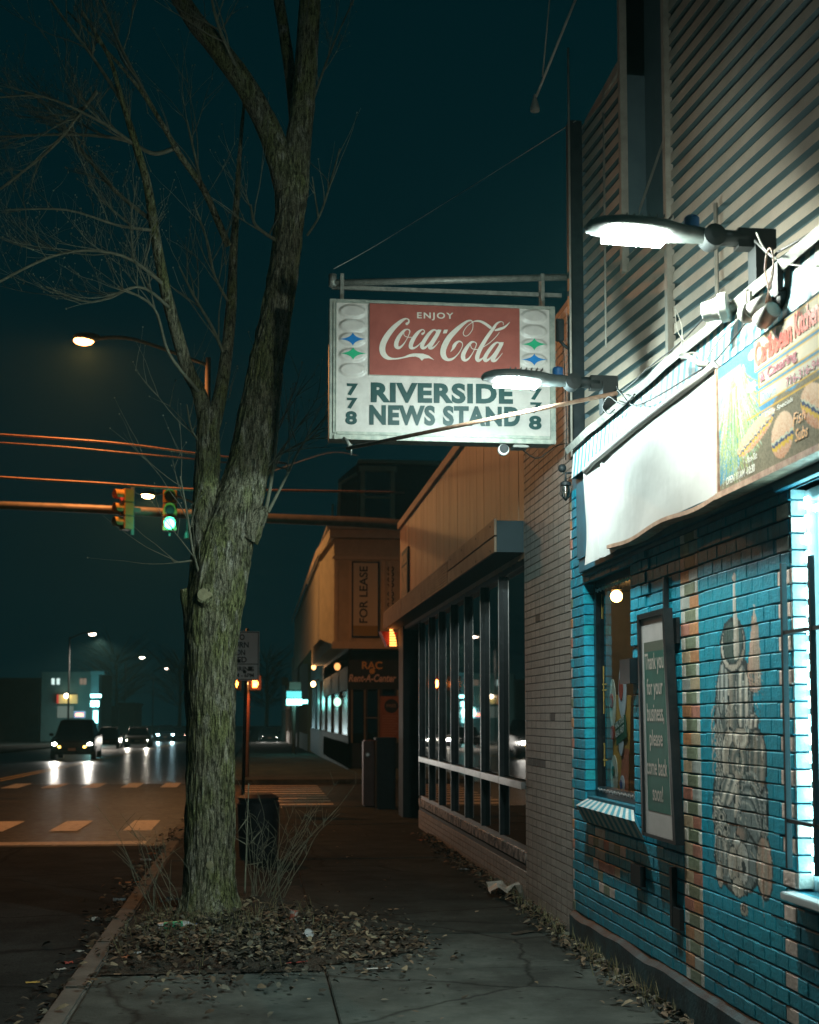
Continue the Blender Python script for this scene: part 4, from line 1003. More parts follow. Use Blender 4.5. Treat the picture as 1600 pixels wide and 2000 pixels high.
pen([(1052, 520, 44), (1088, 492, 26), (1088, 455, 20), (1045, 438, 24), (965, 495, 58), (880, 610, 78), (828, 730, 84), (835, 785, 74), (895, 795, 38), (970, 745, 22), (1045, 670, 14)])
pen([(1345, 462, 20), (1270, 445, 36), (1185, 515, 62), (1095, 645, 74), (1045, 750, 78), (1062, 795, 60), (1125, 775, 38), (1205, 680, 14), (1300, 540, 14), (1380, 450, 14)])
pen([(1372, 470, 74), (1325, 560, 78), (1225, 720, 84), (1198, 785, 74), (1245, 798, 42), (1315, 745, 18), (1385, 658, 10)]); fillp([(1310, 442), (1425, 440), (1385, 520), (1320, 520)])
fillp([(1475, 440), (1550, 438), (1525, 510), (1450, 512)])
o = 1300
pen([(742, 330, 12), (730, 290, 18), (700, 262, 24), (635, 272, 38), (540, 335, 60), (400, 460, 90), (270, 600, 106), (182, 760, 112), (155, 880, 110), (178, 970, 98), (245, 1025, 58), (325, 1015, 44), (400, 965, 24), (480, 870, 15), (532, 760, 14), (525, 695, 18), (470, 668, 30), (412, 700, 52), (372, 755, 66), (350, 805, 44), (300, 872, 4)], o)
pen([(740, 322, 13), (730, 430, 13), (660, 535, 13), (590, 565, 14), (550, 522, 14), (572, 445, 13), (640, 360, 13), (740, 290, 15), (800, 272, 28), (885, 278, 42), (980, 325, 52), (1078, 398, 54)], o)
pen([(768, 680, 22), (700, 692, 44), (612, 800, 70), (550, 920, 84), (550, 1000, 84), (592, 1038, 50), (662, 998, 30), (730, 900, 15), (785, 790, 14), (806, 718, 18), (768, 678, 20)], o)
pen([(690, 740, 13), (712, 800, 13), (770, 826, 14), (840, 826, 14)], o)
pen([(1330, 352, 12), (1328, 305, 14), (1282, 285, 18), (1205, 322, 40), (1130, 425, 58), (1030, 565, 66), (930, 725, 76), (850, 880, 82), (820, 990, 82), (842, 1040, 68), (902, 1018, 34), (962, 958, 18), (1040, 860, 12)], o)
pen([(1256, 490, 9), (1180, 588, 12), (1060, 700, 13), (940, 780, 13)], o)
pen([(1172, 455, 26), (1250, 432, 50), (1340, 400, 42), (1410, 345, 24), (1460, 288, 5)], o)
pen([(1270, 705, 18), (1200, 695, 34), (1112, 770, 60), (1012, 910, 70), (970, 1000, 76), (988, 1048, 58), (1062, 1008, 32), (1150, 900, 14), (1250, 755, 13)], o)
pen([(1295, 720, 70), (1240, 820, 76), (1150, 970, 82), (1122, 1035, 74), (1172, 1048, 44), (1242, 988, 17), (1315, 895, 9)], o); fillp([(1235, 690), (1342, 688), (1305, 765), (1250, 765)], o)
lt.v = [Vector((p.x, p.y, p.z)) for p in lt.v]
ex = Vector((1, 0, 0)); 
def st(mb, s, x0, y0, x1, y1, bold, d=.004, space=1.):      # photo-measured box: left,bottom -> right,top
    a_ = aY(x0, y1, SY); b_ = aY(x1, y0, SY); base2 = aY(x1, y1 + (x1 - x0) * .012, SY)
    text_mb(mb, s, (a_.x, SY + .022 - d, a_.z), (base2 - a_).normalized(), uz, b_.x - a_.x, b_.z - a_.z, bold, space=space)
st(lt, 'ENJOY', 815, 612, 886, 625, .02, .0175, 1.25)
sub(red, 'lettering', lt, M['sign_letter'], world_org=sign.location)
gm = MB()
st(gm, 'RIVERSIDE', 725, 753, 1003, 785, .050, space=1.10); st(gm, 'NEWS STAND', 722, 797, 1017, 829, .050, space=1.10)
for s, x0, y0, x1, y1 in (('7', 678, 748, 700, 771), ('7', 678, 776, 699, 797), ('8', 675, 802, 698, 828), ('7', 1037, 758, 1060, 780), ('7', 1037, 785, 1060, 806), ('8', 1034, 811, 1059, 838)):
    a_ = aY(x0, y1, SY); b_ = aY(x1, y0, SY); text_mb(gm, s, (a_.x, SY + .018, a_.z), ex, uz, b_.x - a_.x, b_.z - a_.z, .045)
part(sign, 'lettering', gm, M['sign_green'])
def star(cx, cy, rx, ry, m):
    mb = MB(); P = []
    tips = [(0, -1), (1, 0), (0, 1), (-1, 0)]
    for i in range(4):
        a_ = tips[i]; b_ = tips[(i + 1) % 4]
        for t in range(8):
            u = t / 8; # curve pulled to the centre
            x = (1 - u) ** 2 * a_[0] + u ** 2 * b_[0] + 2 * u * (1 - u) * .13 * (a_[0] + b_[0]); y = (1 - u) ** 2 * a_[1] + u ** 2 * b_[1] + 2 * u * (1 - u) * .13 * (a_[1] + b_[1])
            q = aY(cx + x * rx, cy + y * ry, SY); P.append((q.x, SY + .003, q.z))
    c_ = aY(cx, cy, SY); P.append((c_.x, SY + .003, c_.z)); n = len(P) - 1
    mb.add(P, [(i, (i + 1) % n, n) for i in range(n)]); return part(sign, 'star', mb, m)
star(689.5, 662, 27, 13, M['star_blue']); star(690, 690, 27, 12.5, M['star_green']); star(1044, 672, 26, 12, M['star_green']); star(1044, 702, 26, 12, M['star_blue'])
# carrying pipe, angle iron, hangers, stay rod
mb = MB(); mb.tube([aY(648, 553, 9.72), aY(1118, 541, 9.72)], .026, 12); mb.tube([aY(650, 536, 9.72), aY(650, 560, 9.72)], .03, 8); part(sign, 'carrying_pipe', mb, M['pipe'])
mb = MB(); a_ = aY(648, 556, 9.76); mb.box(a_.x, 2.28, 9.75, 9.77, a_.z - .035, a_.z - .005); part(sign, 'angle_iron', mb, M['pipe'])
for px in (668, 1058):
    mb = MB(); a_ = aY(px, 550, 9.72); mb.box(a_.x - .014, a_.x + .014, 9.68, 9.69, zt - .01, a_.z + .05); mb.box(a_.x - .014, a_.x + .014, 9.75, 9.757, zt - .01, a_.z + .05); part(sign, 'hanger', mb, M['pipe'])
mb = MB(); mb.tube([aY(678, 876, 9.45), aX(1205, 768, 2.2)], .0135, 10); part(sign, 'stay_rod', mb, M['rust'])
mb = MB(); a_ = aY(678, 862, 9.5); mb.tube([a_ + Vector((-.02, .05, .03)), a_, a_ + Vector((.02, -.03, -.04))], .014, 8); mb.tube([a_ + Vector((.03, 0, -.02)), a_ + Vector((.03, 0, -.10))], .008, 6); part(sign, 'stay_bracket', mb, M['pipe'])
mb = MB(); mb.tube(smooth_path([tuple(aY(652, 525, 9.8)), tuple(aY(750, 470, 10.2)), tuple(aY(960, 340, 12)), tuple(aY(1125, 236, 9.4))]), .003, 5); part(sign, 'guy_wire', mb, M['wire_lt'])
# camera and box under the sign
t = thing('security_camera', 'small round white camera hanging under the bottom edge of the red sign', 'camera', tuple(aY(985, 862, 9.7)))
c = aY(985, 877, 9.62)
mb = MB(); mb.lathe(c + Vector((0, .06, 0)), (-.1, -1, -.1), [(-.03, .03), (0, .040), (.07, .043), (.078, .038)], 20); part(t, 'body', mb, M['white_plastic'])
mb = MB(); mb.lathe(c + Vector((-.004, -.012, 0)), (-.1, -1, -.1), [(0, .035), (.008, .034), (.010, .02)], 20); part(t, 'lens', mb, M['black'])
mb = MB(); mb.tube([c + Vector((0, .05, .03)), c + Vector((0, .07, .07))], [.018, .028], 12); part(t, 'mount', mb, M['white_plastic'])
t = thing('junction_box', 'flat grey junction box under the sign, just right of the round camera', 'box', tuple(aY(1016, 865, 9.7)))
c = aY(1015, 869, 9.66); mb = MB(); mb.box(c.x - .05, c.x + .05, 9.62, 9.72, c.z - .012, c.z + .035); part(t, 'body', mb, M['grime_metal'], bevel=.006)
mb = MB(); mb.box(c.x - .062, c.x + .062, 9.60, 9.74, c.z - .028, c.z - .013); part(t, 'cover', mb, M['grime_metal'], bevel=.006)
cable('cable', [aY(1022, 880, 9.7), aY(1050, 895, 9.8), aY(1085, 872, 9.8), aY(1108, 866, 9.65)], .004, M['wire'], 'short cable drooping from the grey box under the sign to the shop corner')

# ================================================================== the tiled building
TX = 2.33
tb = thing('tiled_building', 'single storey building of small glazed tiles with tall plate windows and a board fascia', 'building', (TX, 15, 0))
YE = 21.85
mb = MB()
def tiles(y0, y1, z0, z1, X=TX, tw=.18, th=.0635):
    mb.box(X + .0115, X + .09, y0, y1, z0 - .02, z1, col=(.07, .065, .06))
    ny = int((y1 - y0) / tw + .99)
    for k in range(int((z1 - z0) / th)):
        for i in range(ny):
            a = y0 + i * tw; b = min(a + tw, y1); c = random.uniform(.88, 1.08)
            cc = (.50 * c, .47 * c, .43 * c)
            if (a > 10.6 and a < 11.3 and abs(z0 + k * th - 1.17) < .04 and random.random() < .8) or random.random() < .0008: cc = (.05, .06, .06)
            if b - a < .02: continue
            j = random.uniform(-.0012, .0012); z = z0 + k * th
            gj = (.60, .57, .52)
            mb.add([(X + j, a + .007, z + .003), (X + j, b - .007, z + .003), (X + j, b - .007, z + th - .006), (X + j, a + .007, z + th - .006),
                    (X + .012, a, z), (X + .012, b, z), (X + .012, b, z + th - .004), (X + .012, a, z + th - .004)],
                   [(0, 3, 2, 1), (3, 7, 6, 2), (0, 1, 5, 4)], 0, cc)
            mb.add([(X + .002, b - .007, z), (X + .002, b + .007, z), (X + .002, b + .007, z + th - .007), (X + .002, b - .007, z + th - .007)], [(0, 3, 2, 1)], 0, gj)
tiles(9.60, 11.50, -.02, 4.80)
tiles(11.50, 19.3, -.06, .30, X=TX + .0)
part(tb, 'tiled_wall', mb, M['tile'], attr=True)
# marble strip under windows
mb = MB(); mb.box(TX + .0, TX + .3, 11.51, 19.3, .322, .42); part(tb, 'marble_sill_strip', mb, M['marble'], bevel=.002)
# windows
edges = [11.53, 12.66, 13.72, 14.80, 15.88, 16.95, 17.95, 19.05]
ZB, ZR, ZT = .44, 1.0, 2.95
mb = MB(); mb.box(TX + .02, TX + .10, 11.5, 19.15, ZB - .02, ZB + .035); frame_al = mb
w1 = part(tb, 'window_base_rail', mb, M['alu'], bevel=.003)
mb = MB(); mb.box(TX + .02, TX + .12, 11.5, 19.15, ZT, ZT + .06); part(tb, 'window_head', mb, M['darkmetal'])
for i in range(7):
    a, b = edges[i], edges[i + 1]
    mb = MB(); mb.box(TX - .022, TX + .12, b - .03, b + .03, ZB + .036, ZT)
    if i == 0: mb.box(TX + .01, TX + .12, 11.505, 11.55, ZB + .036, ZT)
    mb.box(TX + .03, TX + .12, a + .031, b - .031, ZR + .045, ZR + .06)
    wf = part(tb, 'plate_window', mb, M['darkmetal'], bevel=.002)
    mb = MB(); mb.box(TX - .034, TX - .030, a - .02 if i else a, b - .034, ZR - .035, ZR + .035); mb.box(TX - .028, TX + .06, a + .032, b - .032, ZR - .03, ZR + .03); sub(wf, 'transom', mb, M['alu'], bevel=.003)
    mb = MB(); mb.box(TX - .029, TX - .024, b - .034, b - .02, ZB + .04, ZT); sub(wf, 'edge_trim', mb, M['alu'])
    mb = MB(); mb.quad((TX + .022, a, ZR + .05), (TX + .022, a, ZT), (TX + .022, b, ZT), (TX + .022, b, ZR + .05)); mb.quad((TX + .022, a, ZB + .02), (TX + .022, a, ZR - .04), (TX + .022, b, ZR - .04), (TX + .022, b, ZB + .02))
    sub(wf, 'pane', mb, M['glass_dark'])
# dark corner pier and recessed doorway
mb = MB(); mb.box(TX + .02, TX + .35, 19.2, 19.36, -.02, 2.95); mb.box(TX - .02, TX + .25, 21.2, YE, -.02, 3.05); mb.box(TX + .95, TX + 1.0, 19.3, YE, -.02, 3.05)
part(tb, 'doorway', mb, M['black'])
# upper facade boards
mb = MB(); y = 11.51
while y < YE - .02:
    b = min(y + .232, YE); j = random.uniform(0, .004)
    mb.add([(TX + j, y + .005, 3.0), (TX + j, b - .005, 3.0), (TX + j, b - .005, 4.70), (TX + j, y + .005, 4.70), (TX + .02, y, 3.0), (TX + .02, b, 3.0), (TX + .02, b, 4.7), (TX + .02, y, 4.7)],
           [(0, 3, 2, 1), (0, 4, 7, 3), (1, 2, 6, 5)]); y += .24 if False else .232
part(tb, 'board_fascia', mb, M['board'])
mb = MB(); mb.box(TX + .022, TX + 6, 9.62, YE, 2.99, 4.69); part(tb, 'roof_block', mb, M['black'])
mb = MB(); mb.box(TX - .04, TX + .3, 11.52, YE + .05, 4.70, 4.82); part(tb, 'roof_edge', mb, M['board_trim'], bevel=.006)
# canopy
cn = thing('window_canopy', 'boxed metal canopy running above the tall plate windows', 'canopy', (2.08, 15, 3.0))
CX = 2.075
mb = MB(); mb.box(CX + .01, TX - .002, 11.50, YE + .1, 3.05, 3.33); part(cn, 'box', mb, mat('dark_canopy_paint', (.006, .030, .042), (.01, .04, .055), 5, .6))
mb = MB(); mb.box(CX - .012, CX + .008, 11.50, 14.40, 3.05, 3.185); mb.box(CX - .012, CX + .008, 11.50, 14.40, 3.20, 3.345); part(cn, 'smooth_panel', mb, M['board_trim'], bevel=.002)
mb = MB()
for (a, b) in ((14.44, 16.8), (16.84, 19.2), (19.24, YE + .1)):
    for k in range(9): z = 3.05 + k * .031; mb.box(CX - .012, CX + .008, a, b, z, z + .023)
part(cn, 'ribbed_panel', mb, M['board_trim'])
mb = MB()
for k in range(14): y = 11.6 + k * .21; 
for y in (11.7, 12.5, 13.4, 14.2):
    for z in (3.08, 3.30): mb.lathe((CX - .013, y, z), (-1, 0, 0), [(0, .010), (.004, .008)], 8)
part(cn, 'rivet', mb, M['black'])
# notice board on the boards, orange beacon under the canopy corner
t = thing('notice_board', 'small framed notice on the board fascia above the far end of the canopy', 'sign', (TX - .01, 20.9, 3.7))
mb = MB(); mb.box(TX - .03, TX - .004, 20.45, 21.35, 3.42, 4.25); part(t, 'frame', mb, M['black'])
mb = MB(); mb.box(TX - .036, TX - .031, 20.53, 21.27, 3.50, 3.98); mb.box(TX - .036, TX - .031, 20.53, 21.27, 4.02, 4.18); part(t, 'notice', mb, mat('notice_cream', (.36, .28, .18), (.15, .13, .10), 9, .7, lo=.45, hi=.6))
t = thing('red_awning', 'small red awning with a glowing striped orange sign beneath the canopy end', 'awning', (1.9, 22.1, 2.9))
mb = MB(); a_ = aY(744, 1232, 22.2); b_ = aY(778, 1236, 22.2); c_ = aY(757, 1262, 22.2)
mb.add([a_, b_, c_, a_ + Vector((0, .4, 0)), b_ + Vector((0, .4, 0)), c_ + Vector((0, .4, 0))], [(0, 1, 2), (3, 5, 4), (0, 3, 4, 1), (0, 2, 5, 3), (1, 4, 5, 2)]); part(t, 'canvas', mb, mat('red_canvas', (.35, .03, .02), rough=.6))
mb = MB(); a_ = aY(761, 1262, 22.1); 
for k in range(7):
    z = a_.z + k * .042; w_ = .115 * (1 - (k / 7) ** 2 * .75); mb.box(a_.x, a_.x + w_, 22.08, 22.1, z, z + .03)
part(t, 'glowing_sign', mb, emi('orange_glow', (1., .30, .06), 4))

# ================================================================== trunk and branches
tree = thing('street_tree', 'bare street tree with furrowed mossy bark growing from the leaf filled pavement pit', 'tree', (-.36, 10.95, 0))
def stem(pts, Y0, n=20, disp=0., mi=0, seg=6, dY=0., flare=False, mb=None, cap=True):
    """pts = (px, py, width_px[, extra depth])"""
    mb = mb or MB(); P = []
    for p in pts:
        Y = Y0 + (p[3] if len(p) > 3 else 0.); q = aY(p[0], p[1], Y); P.append((q.x, q.y, q.z, p[2] / 2 / F * Y))
    P = smooth_path(P, seg)
    def fn(pos, d, r, k):
        if not disp: return r
        a_ = math.atan2(d.y, d.x); z = pos.z
        rid = abs(noise.noise(Vector((cos(a_) * 58 * r, sin(a_) * 58 * r, z * 4.5)))); big = noise.noise(Vector((cos(a_) * 1.6, sin(a_) * 1.6, z * 1.1)))
        fi = noise.noise(Vector((cos(a_) * 26 * r * 4, sin(a_) * 26 * r * 4, z * 9)))
        fl = max(0, .35 - z) ** 2 * .5 * (1 + .5 * sin(a_ * 4)) if flare else 0
        return r + disp * (rid * 1.6 - .5) + big * r * .07 + fi * disp * .35 + fl
    mb.tube([p[:3] for p in P], [p[3] for p in P], n, fn=fn, cap=cap); return mb
TY = 10.95
# lower trunk as densely sampled tube
mb = stem([(411, 1815, 106), (411, 1700, 97), (412, 1500, 93), (412, 1300, 96), (416, 1215, 106), (424, 1150, 112), (432, 1100, 112), (444, 1050, 106, .03), (458, 1005, 100, .04), (474, 950, 88, .05), (490, 890, 80, .05), (503, 810, 76, .05), (522, 700, 66, .05), (543, 600, 62, .05), (558, 500, 58, .05), (566, 420, 60, .05), (572, 350, 68, .05)],
          TY, n=190, disp=.015, seg=30, flare=True)
part(tree, 'trunk', mb, M['bark'])
mb = stem([(573, 365, 62, .08), (583, 280, 52, .08), (592, 200, 48, .08), (598, 120, 46, .08), (603, 40, 44, .08), (607, -80, 40, .08)], TY, n=80, disp=.007, seg=18); part(tree, 'limb', mb, M['bark'])
mb = stem([(566, 372, 60, .02), (548, 315, 52), (524, 250, 47), (482, 172, 44), (430, 100, 43), (380, 40, 38), (330, -40, 34)], TY, n=80, disp=.007, seg=18); part(tree, 'limb', mb, M['bark'])
mb = stem([(586, 300, 34, .12), (575, 200, 27, .25), (562, 110, 24, .3), (548, 20, 22, .4), (535, -60, 18, .4)], TY, n=24, disp=.005, seg=10); part(tree, 'limb', mb, M['bark'])
mb = stem([(416, 1235, 64, -.03), (404, 1165, 66, -.03), (402, 1090, 60), (403, 1000, 56, .02), (404, 920, 48, .04), (406, 850, 44, .05), (404, 800, 34, .05)], TY, n=100, disp=.011, seg=24); part(tree, 'limb', mb, M['bark'])
mb = stem([(404, 830, 34, .05), (388, 765, 29, .05), (368, 725, 27, .0), (345, 650, 25, -.1), (322, 560, 22, -.2), (302, 450, 20, -.3), (288, 360, 17, -.4), (266, 285, 15, -.5), (240, 200, 11, -.6), (212, 110, 8, -.7), (160, 20, 5, -.8)], TY, n=24, disp=.004, seg=10); part(tree, 'limb', mb, M['bark'])
mb = stem([(408, 850, 36, .06), (428, 780, 28, .1), (441, 700, 24, .2), (452, 600, 21, .3), (456, 500, 17, .4), (462, 400, 12, .5), (470, 280, 8, .6), (482, 150, 5, .7)], TY, n=22, disp=.004, seg=10); part(tree, 'limb', mb, M['bark'])
mb = stem([(446, 480, 15, .4), (425, 430, 14, .3), (395, 365, 13, .2), (350, 300, 12, 0), (310, 230, 9, -.2), (262, 160, 7, -.3), (200, 90, 5, -.4), (130, 20, 3, -.5)], TY, n=16, disp=.002, seg=8); part(tree, 'limb', mb, M['bark'])
mb = stem([(440, 1060, 52, .14), (462, 920, 40, .2), (480, 820, 34, .22), (500, 720, 24, .2), (518, 650, 14, .12)], TY, n=26, disp=.005, seg=12); part(tree, 'limb', mb, M['bark'])
# burl and cut stubs
mb = stem([(478, 1050, 60, -.02), (496, 1020, 46, -.03), (514, 1000, 26, -.04), (522, 994, 10, -.05)], TY, n=30, disp=.008, seg=8); part(tree, 'burl', mb, M['bark'])
mb = stem([(408, 1215, 44, -.10), (404, 1180, 36, -.16), (400, 1164, 32, -.24)], TY, n=24, disp=.003, seg=5)
c0 = aY(400, 1162, TY - .245); stub = part(tree, 'cut_stub', mb, M['bark'])
mb = MB(); mb.lathe(c0 + Vector((0, .012, 0)), (0, -1, .35), [(0, .060), (.012, .058), (.014, .01)], 18); sub(stub, 'cut_face', mb, M['cut'], world_org=tree.location)
mb = stem([(384, 1240, 44, -.03), (372, 1195, 30, -.04), (364, 1168, 24, -.05), (359, 1150, 14, -.06)], TY, n=20, disp=.005, seg=6); part(tree, 'cut_stub', mb, M['bark'])
mb = MB(); c0 = aZ(412, 1690, 0); c0 = aY(410, 1690, TY - .205); mb.lathe(c0 + Vector((0, .02, 0)), (0, -1, 0), [(0, .034), (.012, .03), (.014, .012)], 12); part(tree, 'knot', mb, M['cut'])
# twigs
tw = MB(); rt = random.Random(21)
def grow(p, d, r, L, lvl):
    pts = [p.copy()]; q = p.copy(); dd = d.normalized(); ns = 5
    for i in range(ns):
        dd = (dd + Vector((rt.uniform(-.16, .16), rt.uniform(-.14, .14), rt.uniform(-.10, .17)))).normalized(); q = q + dd * (L / ns); pts.append(q.copy())
    tw.tube(smooth_path([tuple(x) for x in pts], 2), [r * (1 - .75 * i / (ns * 2)) for i in range(ns * 2 + 1)], 5 if r > .004 else 4, cap=False)
    if rt.random() < .8: tw.ball(pts[-1], .006 + r * .4, n=5, m=3)
    if lvl <= 0: return
    for k in range(rt.choice((3, 4, 5)) if lvl > 1 else rt.choice((2, 3, 4))):
        i = rt.randint(1, ns); sd = Vector((rt.uniform(-1, 1), rt.uniform(-.7, .7), rt.uniform(-.2, .9)))
        grow(pts[i], (dd * .9 + sd * .75), r * .55, L * rt.uniform(.45, .7), lvl - 1)
def branch(pts, Y0=TY, kids=6, lvl=1, kr=.5):
    P = [(*aY(p[0], p[1], Y0 + (p[3] if len(p) > 3 else 0)), p[2] / 2 / F * Y0) for p in pts]; P = smooth_path(P, 5)
    tw.tube([p[:3] for p in P], [max(p[3], .002) for p in P], 7, cap=False)
    for k in range(kids):
        i = rt.randint(len(P) // 5, len(P) - 2); d = Vector(P[i + 1][:3]) - Vector(P[i][:3]); d.normalize()
        sd = Vector((rt.uniform(-1, 1), rt.uniform(-.6, .6), rt.uniform(-.4, 1)))
        grow(Vector(P[i][:3]), d + sd, max(P[i][3] * kr, .0022), rt.uniform(.35, .8), lvl)
branch([(345, 288, 9), (300, 300, 8), (250, 276, 7), (190, 265, 6), (100, 263, 5), (-20, 268, 4)], kids=10, lvl=2)
branch([(295, 430, 9, -.3), (222, 370, 7, -.2), (165, 300, 6, 0), (120, 240, 5, .1), (60, 180, 4)], kids=9, lvl=2)
branch([(190, 178, 8, -.5), (150, 230, 6, -.4), (100, 290, 5, -.3), (0, 370, 5, -.3)], kids=8, lvl=2)
branch([(325, 560, 8, -.2), (240, 500, 6, -.5), (120, 495, 5, -.6), (-20, 560, 5, -.7)], kids=10, lvl=2)
branch([(302, 450, 7, -.3), (230, 440, 5, -.5), (130, 410, 4, -.6), (10, 410, 3, -.6)], kids=8, lvl=2)
branch([(388, 765, 8, 0), (330, 690, 6, -.2), (300, 600, 5, -.3), (230, 560, 4, -.4)], kids=8, lvl=2)
branch([(330, 600, 7, -.2), (270, 560, 5, -.4), (180, 590, 4, -.5), (90, 560, 3, -.6)], kids=7, lvl=2)
branch([(452, 600, 7, .3), (420, 540, 5, .2), (405, 470, 4, .1), (380, 400, 3)], kids=8, lvl=1)
branch([(441, 700, 8, .2), (415, 640, 6, .1), (380, 580, 5), (350, 520, 3)], kids=7, lvl=1)
branch([(395, 365, 6, .2), (380, 300, 5, .2), (365, 235, 4, .2)], kids=6, lvl=1)
branch([(540, 470, 7, 0), (500, 440, 6, -.1), (490, 400, 4, -.1)], kids=6, lvl=1)
branch([(600, 460, 5, 0), (625, 420, 4), (645, 360, 4), (664, 290, 3)], kids=5, lvl=0); branch([(622, 425, 4), (615, 380, 3), (610, 345, 2.5)], kids=2, lvl=0)
branch([(518, 1002, 8, -.04), (530, 940, 7), (540, 860, 6), (545, 790, 5), (552, 730, 3)], kids=6, lvl=1); branch([(524, 1000, 7, -.04), (560, 930, 5), (590, 870, 4), (640, 810, 3)], kids=6, lvl=1)
branch([(510, 925, 6, 0), (545, 890, 5), (590, 865, 4), (625, 850, 3)], kids=5, lvl=1)
branch([(402, 1150, 6, -.1), (380, 1090, 5, -.2), (365, 1000, 4, -.2), (352, 930, 3, -.2)], kids=8, lvl=1); branch([(375, 1095, 4, -.2), (345, 1098, 3, -.2), (335, 1092, 3, -.2)], kids=3, lvl=0)
branch([(395, 870, 5, 0), (375, 840, 4), (365, 790, 3)], kids=4, lvl=1)
branch([(480, 170, 8, 0), (430, 60, 7, -.2), (410, -20, 5, -.3)], kids=5, lvl=1); branch([(610, 200, 6, .1), (650, 90, 4, .2), (700, -20, 3, .3)], kids=5, lvl=2)
branch([(240, 200, 8, -.6), (180, 110, 6, -.6), (120, 30, 5, -.7), (80, -30, 4, -.7)], kids=9, lvl=2); branch([(266, 285, 7, -.5), (200, 240, 6, -.6), (90, 190, 4, -.7), (0, 190, 3, -.7)], kids=8, lvl=2)
branch([(310, 230, 7, -.2), (240, 100, 6, -.2), (200, 0, 5, -.2)], kids=6, lvl=2)
part(tree, 'twigs', tw, M['twig'])

# shoots around the base
def shoots(name, label, base, n, spread, hmax, seed, nodes=True):
    r = random.Random(seed); t = thing(name, label, 'plant', base)
    mb = MB(); B = Vector(base)
    for k in range(n):
        a_ = r.uniform(0, 2 * pi); d = Vector((cos(a_) * spread[0] + spread[1], sin(a_) * spread[0] * .6, 1)) * r.uniform(.4, 1) * hmax
        p = B + Vector((r.uniform(-.14, .14), r.uniform(-.12, .12), -.02)); q = p + d
        m1 = p.lerp(q, .4) + Vector((r.uniform(-.05, .05), 0, .04)); m2 = p.lerp(q, .72) + Vector((r.uniform(-.05, .05), 0, .05))
        S_ = smooth_path([tuple(p), tuple(m1), tuple(m2), tuple(q)], 4); mb.tube(S_, [.0038 * (1 - .7 * i / 12) for i in range(13)], 5, cap=False)
        for j in range(r.randint(3, 7)):
            c = Vector(S_[r.randint(3, 12)]); e = Vector((r.uniform(-1, 1), r.uniform(-.5, .5), r.uniform(.3, 1))).normalized() * r.uniform(.03, .22)
            mb.tube([c, c + e * .5 + Vector((0, 0, .01)), c + e], [.0018, .0014, .001], 4, cap=False)
    part(t, 'stems', mb, M['twig']); return t
shoots('leafless_shoots', 'tall thin leafless shoots fanning out right of the tree base', tuple(aZ(520, 1760, .02)), 30, (.45, .30), 1.05, 5)
shoots('leafless_shoots', 'sparse thin shoots leaning left beside the tree base', tuple(aZ(335, 1790, .02)), 11, (.35, -.25), .95, 9)
mb = MB(); S_ = smooth_path([tuple(aY(478, 1745, 10.6)), tuple(aY(482, 1640, 10.6)), tuple(aY(486, 1530, 10.6))], 6); mb.tube(S_, [.009 * (1 - .6 * i / 12) for i in range(13)], 6)
for (y, e) in ((1650, (-25, -15)), (1655, (28, -32)), (1690, (30, -6)), (1600, (-22, 30))):
    mb.tube([aY(482, y, 10.6), aY(482 + e[0], y + e[1], 10.6)], [.005, .002], 5)
solo('sapling', mb, M['twig'], 'single upright bare sapling close to the right side of the trunk', 'plant')

# ---------------- leaf litter (uncountable)
rl = random.Random(99); lf = MB()
def leaf(x, y, z, s, cols, tilt=.5):
    a_ = rl.uniform(0, 2 * pi); ux = Vector((cos(a_), sin(a_), rl.uniform(-tilt, tilt))) * s; uy_ = Vector((-sin(a_), cos(a_), rl.uniform(-tilt, tilt))) * s * rl.uniform(.4, .75); c = Vector((x, y, z))
    k = Vector((0, 0, s * rl.uniform(.1, .5))); col = rl.choice(cols)
    lf.add([c - ux, c - ux * .3 - uy_ + k, c + ux * .5 - uy_ * .8 + k, c + ux * 1.1, c + ux * .4 + uy_ * .9 + k, c - ux * .4 + uy_ + k], [(0, 1, 5), (1, 2, 4, 5), (2, 3, 4)], 0, col)
LC = [(.03, .022, .012), (.05, .035, .018), (.03, .025, .014), (.09, .06, .03), (.13, .09, .05), (.02, .016, .01), (.04, .03, .018), (.06, .055, .04), (.20, .13, .08), (.08, .07, .05), (.30, .24, .15), (.16, .15, .11)]
for i in range(3600):
    u = rl.gauss(.0, .55); v = rl.gauss(0, 1)
    x = -.15 + u; y = 9.75 + v * .75
    if x < -1.0 or x > 1.35: continue
    if y > 11 and rl.random() < .6: continue
    inpit = -.98 < x < .43 and 8.56 < y < 12.88
    if not inpit and rl.random() < .25: continue
    leaf(x, y, (.045 if inpit else .012) + rl.uniform(0, .035), rl.uniform(.012, .034), LC)
for i in range(1100):   # ridge of leaves trailing right over the slab edge
    x = rl.gauss(.55, .33); y = 9.6 + rl.gauss(0, .38) - (x - .5) * .2
    if x < -.9 or x > 1.45: continue
    leaf(x, y, .012 + rl.uniform(0, .05), rl.uniform(.012, .034), LC)
for i in range(1500):    # along the building foot
    y = rl.uniform(6.5, 18); x = (2.27 if y < 9.6 else 2.32) - abs(rl.gauss(0, .10)) - .01
    leaf(x, y, .01 + rl.uniform(0, .03), rl.uniform(.012, .036), LC)
for i in range(420):     # gutter and kerb edge
    y = rl.uniform(7.5, 21); x = -1.22 + rl.gauss(0, .11)
    if x > -1.14: z = .012
    else: z = -KZ + .01
    leaf(x, y, z + rl.uniform(0, .02), rl.uniform(.015, .045), LC)
for i in range(160):
    leaf(rl.uniform(-.9, 2.2), rl.uniform(6.3, 20), .012, rl.uniform(.01, .026), LC, .2)
prop(lf.build('leaf_litter', M['leaf'], attr=True), 'brown dead leaves drifted around the tree pit, along the kerb and the shop wall', 'leaves', kind='stuff')
